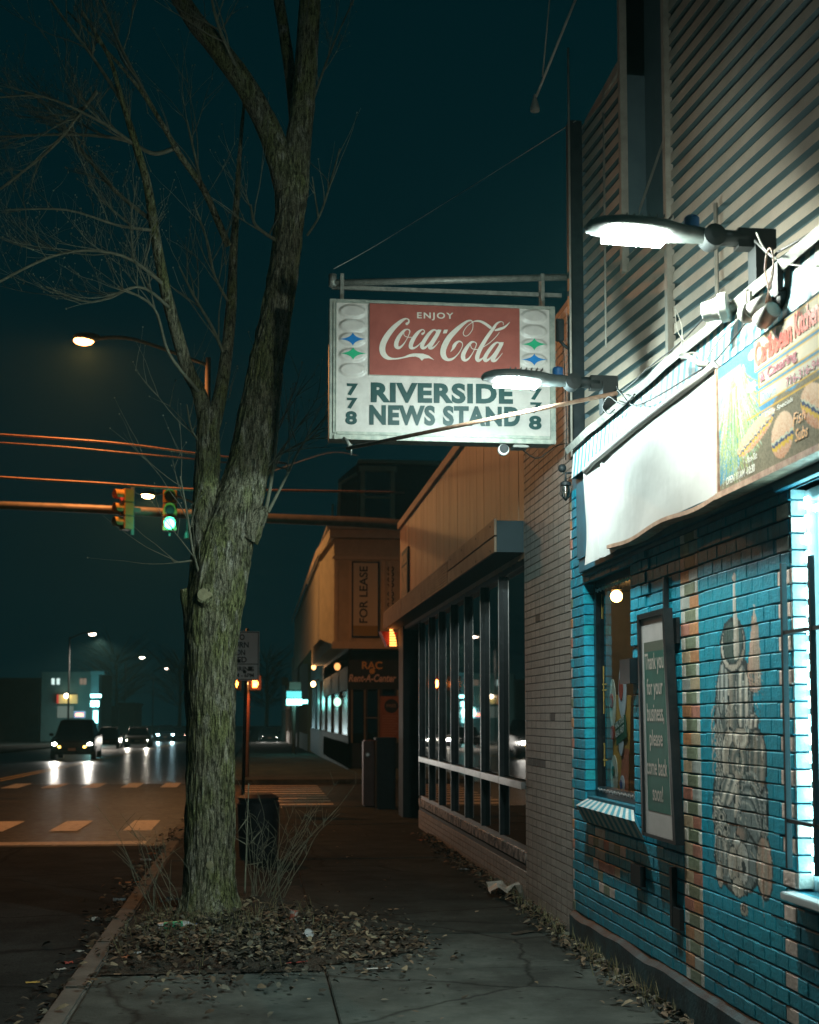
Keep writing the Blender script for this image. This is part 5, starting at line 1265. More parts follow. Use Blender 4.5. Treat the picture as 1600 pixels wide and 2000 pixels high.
gr = MB(); rg = random.Random(4)
for i in range(900):
    if i < 420: y = rg.uniform(7.0, 12.6); x = (2.26 if y < 9.6 else 2.31) - abs(rg.gauss(0, .06)); z = 0
    else: x = -.35 + rg.gauss(0, .38); y = 10.2 + rg.gauss(0, .6); z = .03
    if x > 2.27 or x < -.95: continue
    h = rg.uniform(.03, .16); dx, dy = rg.uniform(-.06, .06), rg.uniform(-.06, .06)
    gr.add([(x - .002, y, z), (x + .002, y, z), (x + dx * .5 + .0015, y + dy * .5, z + h * .6), (x + dx * .5 - .0015, y + dy * .5, z + h * .6), (x + dx, y + dy, z + h)], [(0, 1, 2, 3), (3, 2, 4)])
prop(gr.build('dry_grass', mat('dry_grass', (.16, .15, .07), (.28, .25, .13), 30, .8)), 'thin dry grass at the foot of the walls and the tree', 'grass', kind='stuff')

# ---------------- single pieces of litter
mb = MB(); nA, nR = 64, 8; vs = []
for a_i in range(nA):
    a_ = 2 * pi * a_i / nA
    for r_i in range(nR + 1):
        k = r_i / nR; R0 = 1 + .18 * noise.noise(Vector((cos(a_) * 2.2, sin(a_) * 2.2, 8))) + .10 * noise.noise(Vector((cos(a_) * 7, sin(a_) * 7, 3)))
        x = .12 + cos(a_) * 1.02 * R0 * k; y = 9.45 + sin(a_) * .72 * R0 * k
        vs.append((max(x, -.97), y, .004 + .045 * (1 - k * k) + .012 * noise.noise(Vector((x * 7, y * 7, 0))) * (1 - k)))
mb.add(vs, [(i * (nR + 1) + k, ((i + 1) % nA) * (nR + 1) + k, ((i + 1) % nA) * (nR + 1) + k + 1, i * (nR + 1) + k + 1) for i in range(nA) for k in range(nR)], sm=True)
struct('soil_spill', mb, M['soil'])
def scrap(mb, c, s, seed, hz=.4):
    r = random.Random(seed); n = 5; vs = []
    for i in range(n + 1):
        for k in range(n + 1):
            vs.append((c[0] + (i / n - .5) * s[0] + r.uniform(-.1, .1) * s[0] / n, c[1] + (k / n - .5) * s[1] + r.uniform(-.1, .1) * s[1] / n, c[2] + .004 + r.uniform(0, hz) * s[2]))
    mb.add(vs, [(i * (n + 1) + k, (i + 1) * (n + 1) + k, (i + 1) * (n + 1) + k + 1, i * (n + 1) + k + 1) for i in range(n) for k in range(n)])
P_wh = mat('litter_paper', (.45, .42, .38), (.6, .57, .52), 20, .7); P_rd = mat('litter_red', (.4, .06, .04), rough=.6); P_gr = mat('litter_green_label', (.04, .42, .20), (.06, .50, .26), 20, .4); P_or = mat('litter_orange', (.5, .16, .06), rough=.6); P_bl = mat('litter_blue', (.05, .15, .35), rough=.5); P_pl = mat('litter_plastic', (.35, .36, .36), (.5, .5, .5), 12, .3); P_br = mat('litter_card', (.30, .2, .12), rough=.8)
t = thing('plastic_bottle', 'crushed bottle with bright green label lying left of the tree base', 'bottle', tuple(aZ(338, 1812, .05)))
c = aZ(338, 1810, .05); d = Vector((1, .15, .05)).normalized()
mb = MB(); mb.lathe(c - d * .12, d, [(0, .02), (.01, .036), (.05, .038)], 14); mb.lathe(c + d * .07, d, [(0, .038), (.04, .034), (.07, .014), (.09, .013)], 14); part(t, 'bottle_body', mb, P_pl)
mb = MB(); mb.lathe(c - d * .07, d, [(0, .037), (.005, .040), (.07, .039), (.14, .040), (.142, .036)], 14); part(t, 'bottle_label', mb, P_gr)
mb = MB(); mb.lathe(c + d * .16, d, [(0, .015), (.018, .015)], 10); part(t, 'cap', mb, P_bl)
t = thing('plastic_cup', 'clear plastic cup lying on the leaves right of the trunk', 'cup', tuple(aZ(598, 1832, .05)))
c = aZ(598, 1830, .05); d = Vector((.3, -.6, .5)).normalized(); mb = MB(); mb.lathe(c - d * .05, d, [(0, .022), (.10, .034), (.104, .036), (.10, .031)], 14); part(t, 'cup_body', mb, P_pl)
mb = MB(); mb.lathe(c - d * .02, d, [(0, .029), (.03, .033)], 14); part(t, 'band', mb, P_wh)
t = thing('plastic_cup', 'reddish paper cup standing among the shoots behind the leaf pile', 'cup', tuple(aZ(570, 1800, .03)))
c = aZ(571, 1805, .03); mb = MB(); mb.lathe(c, (.1, .1, 1), [(0, .026), (.10, .036), (.103, .038)], 14); part(t, 'cup_body', mb, mat('cup_red_white', (.42, .38, .34), (.4, .10, .06), 30, .6, lo=.48, hi=.5))
mb = MB(); c = aZ(992, 1752, .0); scrap(mb, (c.x, c.y, .03), (.34, .24, .20), 3, .5); solo('plastic_bag', mb, mat('pale_bag', (.42, .36, .30), (.55, .50, .44), 14, .5), 'crumpled pale paper bag against the tiled wall foot', 'bag')
items = [(233, 1762, .12, .09, .06, P_pl, 'pale crushed wrapper in the gutter beside the kerb'), (338, 1768, .22, .14, .10, P_pl, 'grey plastic scrap between the kerb and the trunk'), (185, 1798, .10, .06, .05, P_wh, 'small white scrap lying on the road beside the kerb'),
         (258, 1725, .26, .05, .02, P_or, 'flattened orange scrap across the kerb'), (285, 1682, .10, .08, .05, P_wh, 'white and blue scrap at the far kerb end'), (268, 1695, .12, .06, .05, P_br, 'brown card scrap by the far kerb'), (298, 1670, .12, .07, .04, P_or, 'orange scrap farthest along the kerb'),
         (155, 1860, .07, .04, .02, P_wh, 'white strip of paper at the kerb edge'), (133, 1883, .06, .05, .03, P_rd, 'small red wrapper in the gutter'), (120, 1895, .07, .04, .02, P_wh, 'torn white scrap under the red wrapper in the gutter'), (64, 1920, .09, .05, .01, mat('litter_yellow', (.5, .36, .08), rough=.7), 'yellow leaf shaped scrap on the near road'),
         (248, 1876, .07, .05, .03, P_or, 'small orange scrap at the slab edge'), (278, 1868, .14, .05, .03, P_pl, 'grey wrapper at the front of the leaf pile'), (445, 1826, .07, .05, .05, P_bl, 'small blue and white packet in the leaf pile'), (545, 1850, .10, .07, .05, P_br, 'curled brown leaf right of the trunk'),
         (580, 1885, .16, .015, .01, P_rd, 'thin red straw on the slab below the leaf pile'), (615, 1868, .13, .05, .03, P_br, 'pale brown scrap at the right of the leaf pile'), (740, 1893, .16, .03, .01, P_wh, 'pale strip on the slab at the right end of the leaf pile'), (545, 1875, .04, .03, .01, P_wh, 'tiny white scrap on the slab under the leaves'),
         (230, 1908, .05, .03, .01, P_br, 'tiny brown scrap on the front slab'), (768, 1777, .10, .05, .01, P_br, 'small flat brown scrap in the middle of the pavement'), (905, 1700, .12, .06, .03, P_pl, 'pale scrap in the leaves along the tiled wall'), (826, 1642, .14, .08, .03, P_or, 'orange scrap far along the tiled wall'),
         (108, 1652, .10, .05, .01, P_wh, 'pale scrap on the road below the stop line'), (345, 1640, .18, .08, .06, P_br, 'brown card scrap left of the trunk on the kerb'), (1020, 1822, .22, .08, .004, M['soil'], 'dark flat stain of leaves near the wall foot')]
for i, (px, py, sx_, sy_, sz_, m, lb) in enumerate(items):
    zz = -KZ if px < 503 - (py - 1400) * 1.18 * .62 and px < 260 and py > 1700 and px < 503 - (py - 1400) * .70 else 0
    c = aZ(px, py, zz); mb = MB(); scrap(mb, (0, 0, .012 if zz == 0 and 180 < px < 700 and py > 1740 else .0), (sx_, sy_, sz_), i, .6)
    o_ = mb.build('litter', m); o_.location = c; o_.rotation_euler[2] = (i * 1.3) % 3 * .3; prop(o_, lb, 'litter', None)

# ================================================================== street furniture
SOD = (1., .34, .09)
def cobra(name, label, px, py, Y, scale, x_pole, col, es, energy, group=None, arm=True, pole_r=.09):
    pm = M['mast'] if energy else M['black']
    c = aY(px, py, Y); g = gz(Y)
    t = thing(name, label, 'street lamp', (x_pole, Y, g), 0, group)
    sgn = 1 if x_pole > c.x else -1; s = scale
    mb = MB(); mb.tube([(x_pole, Y, g), (x_pole, Y, g + 3), (x_pole, Y, c.z - .3)], [pole_r, pole_r * .85, pole_r * .6], 10); part(t, 'pole', mb, pm)
    mb = MB(); mb.tube(smooth_path([(c.x + sgn * .25 * s, Y, c.z + .02), ((c.x * .6 + x_pole * .4), Y, c.z + .02), (x_pole, Y, c.z - .45)], 6), .035 * s, 8); part(t, 'arm', mb, pm)
    mb = MB(); mb.ball(c + Vector((sgn * .04 * s, 0, .035 * s)), .22 * s, sc=(1.25, .62, .42)); part(t, 'housing', mb, M['lamp_body'])
    mb = MB(); mb.ball(c + Vector((-sgn * .02 * s, 0, -.035 * s)), .19 * s, sc=(1.05, .62, .50)); part(t, 'lens', mb, emi('lamp_glow', col, es))
    if energy: lamp_obj('light', 'SPOT', c + Vector((0, 0, -.16 * s)), energy, col, .12, t, (0, 0, -1), blend=.25, angle=radians(177))
    return t
cobra('sodium_street_lamp', 'orange glowing street lamp high at the left above the traffic signals', 166, 662, 26, 1.0, -1.02, SOD, 16, 1250)
cobra('sodium_street_lamp', 'orange street lamp showing between the two traffic signal heads', 290, 966, 43, 1.0, -1.6, (1., .48, .16), 60, 800)
for i, (px, py, Y, s) in enumerate(((180, 1237, 112, 1.5), (277, 1283, 155, 1.5), (325, 1305, 190, 1.6))):
    cobra('far_street_lamp', ['white street lamp over the far left shop', 'white street lamp in the middle of the far row', 'white street lamp farthest down the road'][i], px, py, Y, s, aY(px, py, Y).x - 1.8, (1., .80, .62), 20, 0, 'white street lamps along the far side')
lamp_obj('light', 'SPOT', (-13, 112, 8), 1800, (1, .85, .7), .2, bpy.data.objects['far_street_lamp'] if False else None, (0, 0, -1), angle=radians(160)).name = 'far_lamp_light'
# wires over the crossing
def wire(pts, Y, r, label, m=None):
    cable('overhead_wire', [aY(x, y, Y) for x, y in pts], r, m or M['rust'], label, 6, 'overhead wires crossing the junction', 'wire')
wire([(-60, 845), (120, 857), (250, 868), (400, 888), (560, 905)], 25.5, .020, 'uppermost overhead wire at the left')
wire([(-60, 861), (120, 873), (250, 885), (400, 899), (560, 915)], 25.5, .016, 'second overhead wire from the top at the left')
wire([(-60, 928), (60, 936), (200, 944), (380, 956), (560, 958), (790, 962)], 25.8, .024, 'lashed overhead wire just above the signal mast')
wire([(520, 925), (640, 885), (700, 890)], 30, .008, 'faint wire right of the trunk below the sign', M['wire_lt'])
# signal mast
mast = thing('signal_mast', 'long horizontal signal mast arm crossing the junction behind the tree', 'mast', (3.75, 27.5, 0))
mb = MB(); P = smooth_path([tuple(aY(-80, 984, 27)), tuple(aY(180, 994, 27)), tuple(aY(500, 1011, 27.3)), tuple(aY(790, 1026, 27.5)), (3.75, 27.5, 5.3)], 5); mb.tube(P, [.075 + .05 * i / 20 for i in range(21)], 14); part(mast, 'mast_arm', mb, M['mast'])
mb = MB(); mb.tube([(3.75, 27.5, 0), (3.75, 27.5, 5.6)], [.15, .12], 12); part(mast, 'pole', mb, M['mast'])
def signal(label, px, py, Y, yaw, lit, side):
    c = aY(px, py, Y); t = thing('traffic_signal', label, 'traffic light', tuple(c), yaw, 'traffic signal heads on the mast')
    # local frame: lenses face -Y
    mb = MB()
    for k in range(3): mb.box(-.14, .14, -.09, .10, .14 - .275 * k, .40 - .275 * k)
    part_local(t, 'housing', mb, M['yellow'], .012)
    for k in range(3):
        z = .27 - .275 * k
        mb = MB(); n = 14; vs = []
        for i in range(n + 1):
            a_ = pi * (-.15) + (pi * 1.3) * i / n
            vs += [(cos(a_) * .115, -.09, z + sin(a_) * .115), (cos(a_) * .118, -.26 + .08 * max(0, -sin(a_)), z + sin(a_) * .118)]
            vs += [(cos(a_) * .109, -.09, z + sin(a_) * .109)]
        mb.add(vs, [(3 * i, 3 * i + 1, 3 * i + 4, 3 * i + 3) for i in range(n)]); part_local(t, 'visor', mb, M['yellow'])
        mb = MB(); mb.lathe((0, -.088, z), (0, -1, 0), [(0, .10), (.01, .098), (.022, .06), (.026, .01)], 18)
        part_local(t, 'lens', mb, lit.get(k, M['black']))
    mb = MB(); mb.box(-.02, .02, .10, .16, -.5, .46); mb.box(-.06, .06, .12, .28, -.05, .05); part_local(t, 'bracket', mb, M['mast'])
    return t
def part_local(t, name, mb, m, bevel=0., label=None, parent=None):
    o = mb.build(name, m, parent or t, bevel); o.location = (0, 0, 0)
    if label: o['label'] = label
    return o
signal('yellow signal head turned sideways, its top red lens glinting', 247, 995, 26.7, radians(-62), {0: emi('red_lens', (1., .05, .02), .5)}, 0)
sg = signal('yellow signal head with its bottom green light shining', 332, 997, 26.7, radians(3), {2: emi('green_lens', (.06, 1., .62), 16)}, 0)
lamp_obj('light', 'POINT', aY(331, 1022, 26.2), 14, (.1, 1., .65), .05)
mb = MB(); c = aY(366, 1048, 26.8); mb.lathe(c + Vector((0, 0, .12)), (0, 0, -1), [(0, .02), (.05, .06), (.16, .07), (.17, .02)], 10); mb.tube([c + Vector((0, 0, .1)), c + Vector((0, 0, .55))], .015, 6)
solo('hanging_sensor', mb, M['mast'], 'small device hanging from the mast arm just left of the trunk', 'sensor')

# no turn on red sign
sy = 22.6
ns = thing('road_sign', 'white NO TURN ON RED sign half hidden behind the trunk', 'sign', (aY(475, 1560, sy).x, sy, 0))
a_ = aY(437, 1329, sy); b_ = aY(507, 1233, sy)
mb = MB(); mb.box(a_.x, b_.x, sy - .01, sy, a_.z, b_.z); pl = part(ns, 'plate', mb, mat('sign_plate_white', (.80, .82, .82), (.88, .88, .88), 6, .5), bevel=.003)
bk = mat('sign_black', (.01, .012, .014), rough=.6)
mb = MB(); e = .012
for (x0, x1, z0, z1) in ((a_.x + e, b_.x - e, b_.z - 2 * e, b_.z - e), (a_.x + e, b_.x - e, a_.z + e, a_.z + 2 * e), (a_.x + e, a_.x + 2 * e, a_.z + 2 * e, b_.z - 2 * e), (b_.x - 2 * e, b_.x - e, a_.z + 2 * e, b_.z - 2 * e), (a_.x + e, b_.x - e, aY(470, 1297, sy).z - .006, aY(470, 1297, sy).z + .006)):
    mb.box(x0, x1, sy - .013, sy - .0105, z0, z1)
sub(pl, 'border', mb, bk, world_org=ns.location)
mb = MB()
for s, x0, x1, yb, yt in (('NO', 459, 478, 1250, 1239), ('TURN', 449, 486, 1265, 1254), ('ON', 461, 479, 1280, 1269), ('RED', 455, 482, 1294, 1283), ('DURING', 447, 496, 1311, 1302), ('7AM - 6PM', 447, 496, 1323, 1315)):
    p = aY(x0, yb, sy); q = aY(x1, yt, sy); text_mb(mb, s, (p.x, sy - .0125, p.z), Vector((1, 0, 0)), uz, q.x - p.x, q.z - p.z, .02)
sub(pl, 'lettering', mb, bk, world_org=ns.location)
mb = MB()
for (px, py, r) in ((466, 1291, .035), (489, 1306, .04), (478, 1312, .03)): disc_c = aY(px, py, sy); mb.lathe(disc_c + Vector((0, -.014, 0)), (0, -1, 0), [(0, r), (.002, r * .9)], 9)
sub(pl, 'sticker', mb, bk, world_org=ns.location)
mb = MB(); mb.tube([(aY(474, 1560, sy).x, sy + .03, 0), (aY(480, 1560, sy).x, sy + .03, b_.z + .05)], .03, 8); part(ns, 'post', mb, M['darkmetal'])
# pedestrian signals beyond the crossing
ps = thing('pedestrian_signal', 'pedestrian signal with two glowing orange hands on a post beyond the side street', 'traffic light', (aY(484, 1500, 36).x, 36, 0))
c = aY(484, 1334, 36)
mb = MB(); mb.tube([(c.x, 36.05, 0), (c.x, 36.05, c.z + .3)], .06, 10); part(ps, 'post', mb, M['rust'])
for px, s in ((498, 1.), (459, .8)):
    q = aY(px, 1334, 36); mb = MB(); mb.box(q.x - .17, q.x + .17, 35.85, 36.0, q.z - .2, q.z + .2); hd = part(ps, 'housing', mb, M['black'], bevel=.01)
    mb = MB(); mb.box(q.x - .06, q.x + .06, 35.83, 35.845, q.z - .12, q.z + .0)
    for k in range(4): mb.box(q.x - .06 + .032 * k, q.x - .036 + .032 * k, 35.83, 35.845, q.z + .004, q.z + [.07, .10, .09, .06][k])
    mb.box(q.x + .066, q.x + .09, 35.83, 35.845, q.z - .06, q.z + .02)
    sub(hd, 'hand_symbol', mb, emi('orange_hand', (1., .22, .03), 22), world_org=ps.location)
q = aY(481, 1335, 36); mb = MB(); mb.ball((q.x, 35.9, q.z), .05); part(ps, 'push_button_light', mb, emi('amber_dot', (1., .6, .2), 10))
lamp_obj('light', 'POINT', aY(498, 1334, 35.6), 16, (1., .15, .04), .1)
# bins at the corner
t = thing('litter_bin', 'dark barrel litter bin on the pavement just right of the trunk', 'bin', (-.02, 15.3, 0))
mb = MB(); mb.lathe((.02, 15.3, 0), (0, 0, 1), [(0, .19), (.02, .21), (.5, .235), (.62, .24), (.66, .21)], 24); part(t, 'drum', mb, M['black'])
mb = MB(); mb.lathe((.02, 15.3, .66), (0, 0, 1), [(0, .225), (.03, .23), (.07, .16), (.08, .05)], 24); part(t, 'lid', mb, M['black'])
t = thing('vending_box', 'slim red brown newspaper box at the street corner', 'box', (aZ(723, 1565, 0).x, aZ(723, 1565, 0).y, 0))
yb = 24.3 - .6; a_ = aY(710, 1560, yb); b_ = aY(736, 1446, yb)
mb = MB(); mb.box(a_.x, b_.x, yb, yb + .35, .02, b_.z); part(t, 'cabinet', mb, mat('brown_red_paint', (.16, .05, .035), (.2, .07, .05), 6, .5), bevel=.02)
mb = MB(); q = aY(718, 1474, yb); mb.lathe((q.x, yb - .004, q.z), (0, -1, 0), [(0, .05), (.012, .03)], 12); part(t, 'coin_plate', mb, M['alu'])
t = thing('large_bin', 'tall dark bin beside the red brown box at the corner', 'bin', (aZ(755, 1580, 0).x, 23.2, 0))
yb = 23.1; a_ = aY(736, 1560, yb); b_ = aY(773, 1446, yb); mb = MB(); mb.box(a_.x, b_.x, yb, yb + .4, .0, b_.z); part(t, 'bin_body', mb, M['black'], bevel=.02)
mb = MB(); mb.box(a_.x - .02, b_.x + .02, yb - .02, yb + .42, b_.z + .002, b_.z + .05); part(t, 'lid', mb, M['black'], bevel=.01)

# ================================================================== the corner shop beyond the side street
RY = 41.5
rac = thing('corner_building', 'cream corner building with FOR LEASE bay above a dark shop with Rent-A-Center lettering', 'building', (5, RY, 0))
R_ = lambda x, y, d=0.: aY(x, y, RY - d)
zb0 = R_(680, 1262).z; ztop = R_(680, 1037).z
mb = MB(); x0 = R_(650, 1100).x; mb.box(x0, 11, RY - .8, RY + 16, zb0, ztop - .35)
p1 = R_(627, 1100).x
mb.add([(p1, RY + .6, zb0 + .25), (x0, RY - .8, zb0), (x0, RY - .8, ztop - .35), (p1, RY + .6, ztop - .6), (p1, RY + 30, zb0 + .25), (p1, RY + 30, ztop - .6)], [(0, 1, 2, 3), (4, 0, 3, 5)])
part(rac, 'bay_wall', mb, M['cream'])
mb = MB(); mb.box(x0 - .15, 11, RY - 1.05, RY + 16, ztop - .34, ztop - .1); mb.box(x0 - .25, 11, RY - 1.2, RY + 16, ztop - .098, ztop); mb.box(x0 - .05, 11, RY - .88, RY - .8, zb0 - .12, zb0 + .10); mb.box(x0 - .05, 11, RY - .86, RY - .801, ztop - 1.0, ztop - .9)
mb.add([(p1 - .15, RY + .5, ztop - .85), (x0 - .15, RY - 1.05, ztop - .34), (x0 - .15, RY - 1.05, ztop - .1), (p1 - .15, RY + .5, ztop - .6), (p1 - .15, RY + 30, ztop - .85), (p1 - .15, RY + 30, ztop - .6)], [(0, 1, 2, 3), (4, 0, 3, 5)])
part(rac, 'cornice', mb, M['cream_trim'])
mb = MB()
for px in (655, 682, 748, 760): q = aY(px, 1100, RY - .8).x; mb.box(q, q + .08, RY - .84, RY - .801, zb0 + .12, ztop - 1.05)
part(rac, 'pilaster', mb, M['cream_trim'])
fy = RY - .86
a_ = aY(687, 1245, fy); b_ = aY(741, 1097, fy); mb = MB(); mb.box(a_.x, b_.x, fy - .02, fy + .04, a_.z, b_.z); part(rac, 'banner_frame', mb, M['rac_dark'])
a_ = aY(690, 1242, fy); b_ = aY(738, 1100, fy); mb = MB(); mb.box(a_.x, b_.x, fy - .03, fy - .021, a_.z, b_.z); q = aY(690, 1222, fy); mb.box(a_.x, b_.x, fy - .032, fy - .0301, a_.z, q.z, 1)
bn = part(rac, 'lease_banner', mb, [mat('lease_banner_cloth', (.66, .60, .46), rough=.7), mat('lease_banner_yellow', (.38, .26, .04), rough=.7)])
mb = MB(); p = aY(718, 1217, fy); q = aY(702, 1106, fy); text_mb(mb, 'FOR LEASE', (p.x, fy - .034, p.z), uz, Vector((-1, 0, 0)), q.z - p.z, p.x - q.x, .02)
sub(bn, 'lettering', mb, bk, world_org=rac.location)
mb = MB(); p = aY(770, 1186, fy); q = aY(757, 1106, fy); text_mb(mb, '868-6868', (p.x, fy + .045, p.z), uz, Vector((-1, 0, 0)), q.z - p.z, p.x - q.x, .01)
part(rac, 'phone_lettering', mb, bk)
# dark shop front
x1 = R_(681, 1400).x
mb = MB(); zf0 = R_(700, 1346).z; mb.box(x1, 11, RY, RY + 16, zf0, zb0 - .13); zbase = R_(700, 1452).z
mb.box(x1, 11, RY, RY + 16, 0, zbase); 
for px in (681, 712, 741, 772, 800): q = R_(px, 1400).x; mb.box(q, q + .10, RY, RY + .2, zbase, zf0)
part(rac, 'shop_front', mb, M['rac_dark'])
mb = MB()
for px in (686, 711, 738, 775): q = R_(px, 1400).x; mb.box(q, q + .05, RY - .04, RY - .001, zbase + .02, zf0 - .02)
mb.box(R_(711, 1400).x + .051, R_(738, 1400).x, RY - .03, RY - .001, R_(700, 1403).z, R_(700, 1401).z)
part(rac, 'window_frame', mb, mat('tarnished_frame', (.20, .17, .11), (.26, .22, .15), 4, .6))
mb = MB(); mb.quad((x1, RY + .12, zbase), (11, RY + .12, zbase), (11, RY + .12, zf0), (x1, RY + .12, zf0)); part(rac, 'pane', mb, M['glass_dark'])
mb = MB(); mb.box(x1 + .0, x1 + .12, RY, RY + 30, -.2, 1.0); 
for k in range(6): mb.box(x1, x1 + .12, RY + 4.8 * k + .001, RY + 4.8 * k + .6, 1.0, 3.2)
mb.box(x1, x1 + .12, RY + .001, RY + 30, 3.2, zb0 + .24); part(rac, 'side_wall', mb, M['rac_dark'])
mb = MB(); mb.quad((x1 + .08, RY, 1.0), (x1 + .08, RY + 30, 1.0), (x1 + .08, RY + 30, 3.2), (x1 + .08, RY, 3.2)); part(rac, 'side_pane', mb, mat('hazy_side_glass', (.12, .08, .08), rough=.25, spec=.8))
mb = MB(); p = R_(707, 1307); q = R_(747, 1292); text_mb(mb, 'RAC', (p.x, RY - .012, p.z), ex, uz, q.x - p.x, q.z - p.z, .03)
mb.lathe(R_(727, 1311) + Vector((0, -.014, 0)), (0, -1, 0), [(0, .09), (.01, .085)], 14); part(rac, 'lettering', mb, mat('dull_gold', (.85, .50, .12), rough=.5))
mb = MB(); p = R_(681, 1332); q = R_(774, 1317); text_mb(mb, 'Rent-A-Center', (p.x, RY - .012, p.z), ex, uz, q.x - p.x, q.z - p.z, .03, shear=.25); part(rac, 'lettering', mb, mat('dull_pink_letter', (.85, .66, .62), rough=.5))
a_ = R_(742, 1443); b_ = R_(782, 1360); mb = MB(); mb.box(a_.x, b_.x, RY - .07, RY - .05, a_.z, b_.z); po = part(rac, 'shop_poster', mb, mat('rust_poster', (.34, .12, .05), (.40, .15, .07), 4, .6))
mb = MB(); c = R_(764, 1379); mb.lathe(c + Vector((0, -.075, 0)), (0, -1, 0), [(0, .22), (.004, .21)], 24)
sub(po, 'badge', mb, M['rac_dark'], world_org=rac.location)
mb = MB(); text_mb(mb, 'FREE', (c.x - .15, RY - .085, c.z - .04), ex, uz, .30, .10, .03); sub(po, 'lettering', mb, mat('badge_letter', (.3, .2, .14), rough=.6), world_org=rac.location)
mb = MB()
for k in range(9): q = R_(746, 1398 + 5 * k); mb.box(q.x, q.x + .5 - .06 * (k % 3), RY - .073, RY - .0705, q.z - .02, q.z + .015)
sub(po, 'text_line', mb, mat('poster_text', (.45, .22, .12), rough=.6), world_org=rac.location)
# upper house with tall window
hs = thing('dark_house', 'dark three storey house with a cream framed tall window above the corner building', 'house', (5, 52, 0))
HYY = 52.; h = lambda x, y: aY(x, y, HYY)
xl = h(664, 950).x; xr = h(1000, 950).x; ht = h(700, 905).z
mb = MB(); mb.box(h(697, 950).x, xr, HYY, HYY + 10, 0, ht); mb.add([(xl, HYY + 1.2, 0), (h(697, 950).x, HYY, 0), (h(697, 950).x, HYY, ht - .02), (xl, HYY + 1.2, ht - .45)], [(0, 1, 2, 3)]); part(hs, 'wall', mb, M['slate'])
mb = MB(); mb.box(h(699, 950).x, xr, HYY - .25, HYY + 10, ht + .002, ht + .12); part(hs, 'eaves', mb, M['cream_trim'])
a_ = h(704, 1016); b_ = h(771, 922); fw = .17
mb = MB(); mb.box(a_.x, a_.x + fw, HYY - .12, HYY - .001, a_.z, b_.z); mb.box(b_.x - fw, b_.x, HYY - .12, HYY - .001, a_.z, b_.z); mb.box(a_.x - .06, b_.x + .06, HYY - .16, HYY - .001, b_.z + .002, b_.z + .2); zm = h(740, 972).z; mb.box(a_.x + fw + .001, b_.x - fw - .001, HYY - .06, HYY - .001, zm - .03, zm + .03)
fr_ = part(hs, 'window', mb, M['cream_trim'])
mb = MB(); mb.box(a_.x + fw, b_.x - fw, HYY - .03, HYY - .002, a_.z, b_.z); sub(fr_, 'pane', mb, M['glass_dark'], world_org=hs.location)
mb = MB(); q0 = h(661, 1010); q1 = h(664, 945); q2 = h(697, 925)
mb.tube([q0, q1, q2], .07, 6); mb.tube([h(649, 1040) , h(650, 985)], .05, 6); part(hs, 'trim', mb, M['cream_trim'])
# row of shops receding beyond
rowc = [(.30, .22, .13), (.22, .20, .16), (.35, .22, .15), (.14, .20, .20)]
for i in range(4):
    y0 = RY + 32 + i * 16; y1 = y0 + 15.6; xx_ = 2.75 - .1 * i; hh = [5.2, 6.5, 4.6, 5.5][i]; g = gz(y0)
    b = thing('row_shop', ['first narrow shop beyond the cream corner building', 'second shop beyond the corner building, taller', 'third low shop along the right pavement', 'farthest shop along the right pavement'][i], 'building', (xx_, y0, g), 0, 'shops beyond the corner building')
    mb = MB(); mb.box(xx_, xx_ + 12, y0, y1, g - .5, g + .9); mb.box(xx_, xx_ + 12, y0, y1, g + 2.8, g + hh)
    for k in range(5): mb.box(xx_, xx_ + .3, y0 + k * 3.8, y0 + k * 3.8 + .5 if k < 4 else y1, g + .9, g + 2.8)
    part(b, 'wall', mb, mat('row_wall', rowc[i], rough=.8))
    mb = MB(); mb.quad((xx_ + .1, y0, g + .9), (xx_ + .1, y1, g + .9), (xx_ + .1, y1, g + 2.8), (xx_ + .1, y0, g + 2.8)); part(b, 'window', mb, M['glass_dark'])
    mb = MB(); mb.box(xx_ - .25, xx_ + .3, y0 - .05, y0 + .25, g + hh - .4, g + hh + .3); part(b, 'cornice', mb, mat('row_cornice', (.4, .28, .16), rough=.7))
# lit projecting sign and warm bracket lights on that side
t = thing('lit_shop_sign', 'stacked turquoise lit shop sign projecting over the far right pavement', 'sign', (aY(580, 1380, 66).x, 66, gz(66)))
mb = MB(); a_ = aY(560, 1377, 66); b_ = aY(590, 1365, 66); mb.box(a_.x, b_.x, 66, 66.2, a_.z, b_.z); c_ = aY(601, 1373, 66); mb.box(b_.x + .02, c_.x, 66, 66.2, a_.z + .08, b_.z - .05); part(t, 'lit_panel', mb, emi('white_cyan_panel', (.25, 1., .92), 7))
mb = MB(); a_ = aY(560, 1363, 66); b_ = aY(589, 1350, 66); mb.box(a_.x, b_.x, 66, 66.2, a_.z, b_.z); part(t, 'dim_panel', mb, emi('cyan_panel', (.08, .55, .55), 1.6))
mb = MB(); a_ = aY(565, 1347, 66); b_ = aY(588, 1332, 66); mb.box(a_.x, b_.x, 66, 66.2, a_.z, b_.z); part(t, 'unlit_panel', mb, mat('unlit_panel', (.2, .2, .18), rough=.6))
mb = MB(); q = aY(574, 1440, 66); mb.tube([(q.x, 66.1, gz(66)), (q.x, 66.1, aY(574, 1332, 66).z)], .09, 8); part(t, 'post', mb, M['mast'])
lamp_obj('light', 'POINT', aY(585, 1372, 64.8), 35, (.3, 1, .9), .4)
